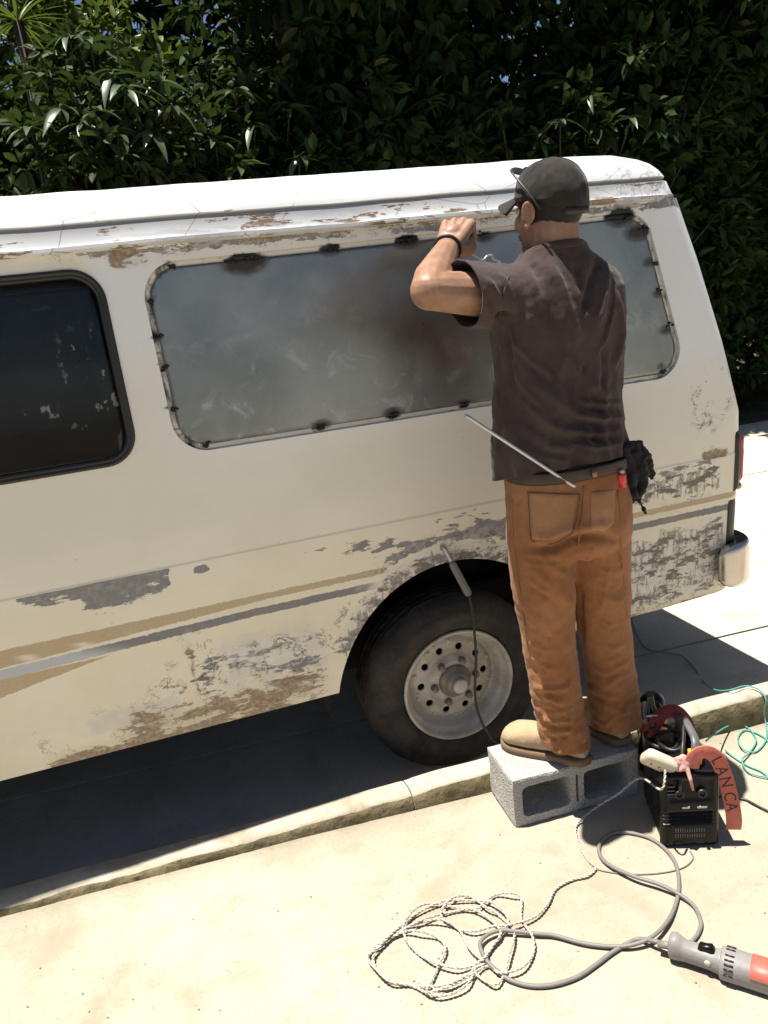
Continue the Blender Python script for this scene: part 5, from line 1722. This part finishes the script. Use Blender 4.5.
# plug adaptor
ad = empty('plug_adaptor', L(.0, .02, WH)); tag(ad, 'off-white plug adaptor leaning on the welder corner, white cord attached', 'plug')
A_M = Matrix.Translation(L(.004, .035, WH + .026)) @ Matrix.Rotation(math.radians(-28), 4, 'Z') @ Matrix.Rotation(math.radians(28), 4, 'Y') @ Matrix.Rotation(math.radians(35), 4, 'X')
link('adaptor_body', mk(*box(0, 0, 0, .095, .034, .064, .012, 2, A_M)), M_WHITE, ad)
link('adaptor_neck', mk(*box(.046, 0, -.012, .02, .024, .026, .005, 2, A_M)), M_WHITE, ad)
for q in (-.012, .012): link('socket_hole', mk(*box(-.01 + q, -.0155, 0, .005, .003, .012, 0, 1, A_M)), M_RUBBER, ad, False)
# black lead coil and clamp on top / behind
lead = []
random.seed(3)
for k in range(2):
    c0 = L(.055 + random.uniform(-.02, .02), .165 + random.uniform(-.03, .03), WH + .012 + .009 * k)
    ra, rb = random.uniform(.035, .065), random.uniform(.035, .065)
    lead += [c0 + ex * (ra * math.cos(t)) + ey * (rb * math.sin(t)) + Vector((0, 0, .010 * math.sin(t + k * 2.1) + .006 * math.sin(2 * t + k) + .011 * t / 6.28)) for t in np.linspace(0, 2 * math.pi, 14)[:-1]]
lead += [L(.10, .14, WH + .075), L(.085, .09, WH + .06), L(.07, .05, WH + .035), L(.05, .0, WH - .05)]
tag(link('welding_lead', mk(*tube(spline(lead, .012), .0055, 8)), M_RUBBER), 'black welding lead coiled on top of the welder', 'cable')
ec = empty('earth_clamp', L(.02, .21, WH + .07)); tag(ec, 'black spring clamp standing up behind the welder handle', 'clamp')
for s in (-1, 1):
    link('jaw', mk(*tube(spline([L(.028 + s * .004, .20, WH + .03), L(.024 + s * .012, .205, WH + .07), L(.024 + s * .006, .21, WH + .105), L(.024 + s * .002, .21, WH + .135)], .008), [.008] * 3 + [.007] * 99 if False else .0065, 8, flat=(1.3, .7))), M_RUBBER, ec)
link('spring', mk(*tube(spline([L(.010, .2, WH + .072), L(.024, .19, WH + .078), L(.040, .2, WH + .072)], .004), .005, 6)), M_STEEL, ec)
# orange and black tool behind
tc = onY(652, 722, 1.955); TX, TY = tc.x, 1.955
to = empty('power_tool', (TX, TY, 0)); tag(to, 'orange and black power tool standing behind the welder beside the block', 'tool')
link('housing', mk(*lathe([(.040, .0), (.044, .02), (.044, .10), (.040, .13), (.036, .15)], 24, 'Z', (TX, TY, .002))), M_BLK, to)
link('sleeve', mk(*lathe([(.046, .145), (.047, .15), (.047, .205), (.043, .215)], 24, 'Z', (TX, TY, .002))), M_ORANGE, to)
link('gear_head', mk(*join([lathe([(.040, .212), (.043, .225), (.038, .26), (.02, .275), (.0, .277)], 24, 'Z', (TX, TY, .002)), tube([Vector((TX, TY, .245)), Vector((TX - .03, TY - .06, .25))], [.026, .022], 14)])), M_BLK, to)
link('side_handle', mk(*tube(spline([Vector((TX - .02, TY - .02, .25)), Vector((TX - .05, TY - .03, .268)), Vector((TX - .062, TY - .045, .24)), Vector((TX - .05, TY - .055, .205))], .01), .009, 8)), M_STEEL, to)

# ================================================================== CORDS
def gp_(px, py, z=.006): return onZ(px, py, z)
def c2(x, y): return (355 + x / 3.84, 870 + y / 3.84)          # reading frames used when measuring the photograph
def c3(x, y): return (540 + x / 3.368, 810 + y / 3.368)
M_CORD = plain('dirty_white_cord', (.50, .46, .39), .6, 0, .25, 90)
M_CORD2 = plain('dirty_grey_cord', (.36, .32, .265), .6, 0, .3, 90)
M_CABLE = plain('grey_rubber_cable', (.17, .155, .14), .55, 0, .25, 60)
M_TEAL = plain('teal_cord', (.07, .29, .25), .45, 0, .2, 60)
pile = [(768, 70), (740, 130), (690, 180), (600, 210), (540, 215), (450, 235), (380, 215), (330, 170), (370, 110), (440, 100), (500, 140), (560, 180), (612, 240), (590, 330), (575, 400), (540, 440), (490, 420), (460, 400), (430, 440), (370, 475), (300, 480), (220, 445), (140, 430), (90, 390), (50, 330), (110, 270), (170, 230), (260, 200), (330, 190), (400, 230), (440, 300), (490, 340), (530, 290), (560, 240), (520, 190), (450, 150), (380, 160), (290, 180), (220, 210), (150, 250), (62, 318), (75, 300), (180, 240), (250, 235), (320, 262), (348, 300), (320, 370), (292, 430), (280, 470), (380, 440), (450, 400), (510, 370), (560, 395), (640, 375), (685, 320), (680, 250), (640, 190), (638, 110), (600, 88), (540, 95), (500, 122), (450, 152), (300, 128), (230, 150), (185, 215), (200, 270), (240, 318), (300, 352), (380, 375), (440, 372), (500, 335), (520, 300), (590, 205), (540, 130), (470, 118), (340, 120), (240, 165), (190, 205), (130, 255), (70, 335), (110, 405), (210, 440), (330, 445), (420, 410), (470, 372)]
pc = [c2(*q) for q in pile]
lead_in = [(661, 752), (655, 765), (640, 778), (618, 794), (600, 805), (583, 818), (576, 827), (577, 838), (583, 852), (590, 862), (596, 868), (588, 876), (572, 880), (556, 889)]
random.seed(12)
pts = []
zz = [WH + .012, .21, .15, .085, .045, .016] + [.007] * 8
top = L(.012, .004, WH + .020)
for k, q in enumerate(lead_in):
    pts.append(gp_(*q, zz[k]) if k > 1 else (top if k == 0 else L(-.004, -.012, WH - .03)))
for k, q in enumerate(pc[1:]): pts.append(gp_(q[0], q[1], .007 + .011 * ((k * 7) % 5) / 4 + (.004 if k % 3 == 0 else 0)))
o = link('extension_cord', mk(*twist(spline(pts, .0042), .0020, .024, 5)), [M_CORD, M_CORD2])
np_ = len(o.data.polygons); o.data.polygons.foreach_set('material_index', [0] * (np_ // 2) + [1] * (np_ - np_ // 2))
tag(o, 'tangled heap of dirty white twisted cord running up to the welder', 'cord')
tw = [(594, 868), (604, 871), (625, 874), (650, 874), (672, 871), (686, 866), (693, 858), (690, 851)]
tag(link('thin_wire', mk(*tube(spline([gp_(a, b, .004) for a, b in tw], .008), .0019, 6)), M_CABLE), 'thin grey wire curving across the pavement below the welder', 'wire')
gc = [c3(*q) for q in [(432, 447), (380, 435), (330, 435), (285, 455), (240, 482), (190, 520), (130, 560), (60, 585), (0, 593)]] + [c2(*q) for q in [(650, 440), (590, 420), (560, 398), (520, 365), (490, 320), (480, 280), (510, 248), (560, 232), (620, 236), (700, 245), (768, 252)]] + [c3(*q) for q in [(150, 450), (250, 460), (320, 452), (380, 425), (430, 375), (458, 315), (468, 255), (460, 190), (430, 140), (380, 100), (320, 80), (260, 75), (215, 95), (198, 130), (210, 165), (250, 195), (320, 225), (400, 250), (470, 285), (520, 325), (542, 380), (530, 420), (508, 445)]]
pts = [gp_(a, b, .0072 + .010 * math.exp(-((k - 15) / 3.5) ** 2) + .013 * math.exp(-((k - 36.5) / 1.6) ** 2) + .013 * math.exp(-((k - 23) / 1.4) ** 2)) for k, (a, b) in enumerate(gc)]
pts[0] = gp_(667, 944, .03); pts[1] = gp_(653, 941, .022)
o = link('power_cable', mk(*tube(spline(pts, .008), .0054, 8)), M_CABLE)
tag(o, 'thick grey power cable looping from the grinder through the cord heap', 'cable')
def tealc(pts, z, nm, lab):
    P_ = []
    for (a, b, h) in pts: P_.append(onZ(a, b, h))
    o = link('teal_cord', mk(*tube(spline(P_, .01), .0028, 6)), M_TEAL)
    tag(o, lab, 'cord', 'teal cords by the kerb')
zy = ZY + .006
tealc([(629, 612, zy), (636, 632, zy), (646, 648, zy), (662, 652, zy), (682, 656, zy), (694, 668, zy), (704, 682, zy), (716, 690, .06), (730, 690, .122), (745, 686, .122), (760, 690, .122), (766, 700, .10), (764, 712, .05), (766, 725, .006), (766, 740, .006), (755, 752, .006), (742, 748, .012), (738, 738, .006), (746, 730, .006), (765, 738, .006), (772, 750, .006)], 0, '', 'teal cord trailing from under the van over the kerb')
tealc([(706, 741, .17), (716, 733, .075), (734, 724, .008), (748, 728, .008), (756, 740, .008), (750, 752, .008), (742, 760, .016), (748, 772, .008), (760, 776, .008), (772, 778, .008)], 0, '', 'teal cord looping out of the welder onto the pavement')
tealc([(725, 750, .01), (735, 758, .006), (748, 766, .006), (762, 772, .006), (775, 784, .006)], 0, '', 'short teal cord running to the right frame edge by the welder')
tag(link('black_cable', mk(*tube(spline([L(.15, .20, .03), gp_(738, 798, .006), gp_(752, 803, .006), gp_(768, 811, .006), gp_(800, 822, .006), gp_(860, 850, .006)], .02), .0038, 6)), M_RUBBER), 'thin black cable running right from behind the welder', 'cable')

# ================================================================== ELECTRODE HOLDER hooked on the wheel arch
eh = empty('electrode_holder', (.92, 2.31, .70)); tag(eh, 'grey electrode holder hooked on the rear wheel arch with a black lead', 'tool')
M_GRIP = plain('dusty_grey_grip', (.20, .19, .165), .7, 0, .3, 40, .3, .2)
ea, eb = onY(446, 552, 2.322), onY(469, 595, 2.300)
link('grip', mk(*tube([ea.lerp(eb, t) for t in (.22, .3, .5, .75, .95, 1.0)], [.0085, .0125, .013, .013, .013, .009], 14)), M_GRIP, eh)
link('jaw', mk(*tube(spline([ea + Vector((-.012, .030, .004)), ea + Vector((-.008, .004, .016)), ea, ea.lerp(eb, .25)], .008), .007, 10, flat=(1.3, .6))), M_STEEL, eh)
cb = [eb, onY(473, 620, 2.285), onY(476, 655, 2.275), onY(475, 690, 2.27), onY(478, 712, 2.265), onY(487, 732, 2.255), onY(496, 742, 2.245), Vector((1.09, 2.225, .04)), Vector((1.20, 2.20, ZY + .02)), Vector((1.33, 2.19, ZY + .012)), Vector((1.42, 2.16, .02)), Vector((1.44, 2.10, .115)), Vector((1.43, 2.03, .09)), Vector((1.42, 1.995, .012)), Vector((1.43, 1.90, .008)), L(.11, .25, .05)]
link('lead', mk(*tube(spline(cb, .012), .0048, 8)), M_RUBBER, eh)

# ================================================================== ANGLE GRINDER
g0, g1 = onZ(671, 946, .034), onZ(775, 979, .034)
gd = (g1 - g0).normalized(); gs = Vector((gd.y, -gd.x, 0)); gu = Vector((0, 0, 1))
def G(t, a, b): return g0 + gd * t + gs * a + gu * (b)
gri = empty('angle_grinder', (g0.x, g0.y, 0)); gri.rotation_euler = (0, 0, math.atan2(gd.y, gd.x))
tag(gri, 'grey and red angle grinder lying at the lower right corner', 'grinder')
def gsec(t, ra, rb, zo=0, e=2.6, n=24):
    r_ = []
    for k in range(n):
        q = 2 * math.pi * k / n; c, s = math.cos(q), math.sin(q)
        r_.append(G(t, ra * math.copysign(abs(c) ** (2 / e), c), zo + rb * math.copysign(abs(s) ** (2 / e), s)))
    return r_
M_GRIND = plain('grey_grinder_plastic', (.22, .21, .20), .5, 0, .18, 40, .4, .15)
M_GRED = plain('faded_red_plastic', (.40, .10, .07), .45, 0, .2)
M_ALU = plain('cast_aluminium', (.48, .47, .46), .45, .8, .15)
link('rear_handle', mk(*loft([gsec(-.004, .018, .024, .004), gsec(0, .023, .031, .004), gsec(.012, .025, .033, .005), gsec(.022, .023, .028, .002), gsec(.035, .0215, .0235, 0), gsec(.09, .022, .024, 0), gsec(.108, .025, .027), gsec(.116, .030, .031)])), M_GRIND, gri)
link('motor_housing', mk(*loft([gsec(.112, .031, .032), gsec(.117, .034, .034), gsec(.150, .035, .034), gsec(.152, .0345, .0335), gsec(.250, .034, .034), gsec(.262, .031, .031)])), M_GRIND, gri)
rs_ = [[gsec(t, ra, rb, n=48)[k] for k in range(2, 25)] for t, ra, rb in ((.176, .0345, .0335), (.178, .0362, .0352), (.235, .0362, .0352), (.237, .0345, .0335))]
link('red_shell', mk([p for r in rs_ for p in r], [(i * 23 + k, i * 23 + k + 1, (i + 1) * 23 + k + 1, (i + 1) * 23 + k) for i in range(3) for k in range(22)]), M_GRED, gri)
for k in range(9):
    q = math.radians(20 + k * 20)
    for sgn in (1,):
        c, s = math.cos(q), math.sin(q); e = 2.6
        p0 = G(.132, -.0352 * math.copysign(abs(c) ** (2 / e), c) * 1.0, .0345 * abs(s) ** (2 / e))
        link('vent_slot', mk(*tube([p0 - gd * .010, p0 + gd * .010], .0022, 6)), M_RUBBER, gri)
link('switch', mk(*loft([gsec(.062, .009, .004, .025, n=12), gsec(.066, .011, .009, .027, n=12), gsec(.078, .010, .009, .028, n=12), gsec(.092, .011, .013, .028, n=12), gsec(.098, .009, .006, .026, n=12)])), M_BLK, gri)
sd_ = 1 if gs.y < 0 else -1
link('lock_button', mk(*[[G(.086 + v.x, sd_ * (.0215 + v.y), .006 + v.z) for v in lathe([(.007, 0), (.007, .003), (.005, .0045), (0, .0045)], 16, 'Y')[0]], lathe([(.007, 0), (.007, .003), (.005, .0045), (0, .0045)], 16, 'Y')[1]]), M_WHITE, gri)
link('cord_sleeve', mk(*tube([G(.0, 0, 0), G(-.012, 0, -.002), G(-.03, .002, -.006)], [.010, .0092, .0082], 10)), M_CABLE, gri)
link('gear_head', mk(*loft([gsec(.258, .031, .031), gsec(.275, .030, .030), gsec(.31, .030, .026), gsec(.335, .022, .022), gsec(.345, .010, .012)])), M_ALU, gri)
V, F = lathe([(.0, -.004), (.058, -.003), (.0575, .0), (.0, .001)], 48, 'Z')
link('grinding_disc', mk([G(.310 + v.x, v.y, -.026 + v.z) for v in V], F), plain('abrasive_disc', (.10, .085, .075), .95, 0, .3, 300), gri)
V, F = lathe([(.062, -.014), (.063, .006), (.02, .008)], 40, 'Z')
link('disc_guard', mk([G(.310 + v.x * .9 if v.x < 0 else .310 + v.x * .3, v.y, -.018 + v.z) for v in V], [f for f in F if len(f) == 4]), M_STEEL, gri)

# small litter on the ground
random.seed(31)
M_CHIP = plain('stone_chip', (.30, .25, .18), .9, 0, .3)
cm = mk(*ball((0, 0, .3), (1.0, .8, .55), n=7, m=5)); cm.materials.append(M_CHIP)
base = []
for k in range(170):
    x, y = random.uniform(-.8, 2.2), random.uniform(.9, 2.05)
    if y > kf(x)[0] - .02: y = kf(x)[0] - random.uniform(.005, .05)
    s = random.uniform(.0012, .004)
    a = random.uniform(0, 6.28)
    base.append(([Vector((x + s * (v.co.x * math.cos(a) - v.co.y * math.sin(a)), y + s * (v.co.x * math.sin(a) + v.co.y * math.cos(a)), .001 + s * v.co.z)) for v in cm.vertices], [tuple(p.vertices) for p in cm.polygons]))
tag(link('grit', mk(*join(base)), M_CHIP, None, False), 'scattered grit and paint chips on the pavement', 'grit', kind='stuff')
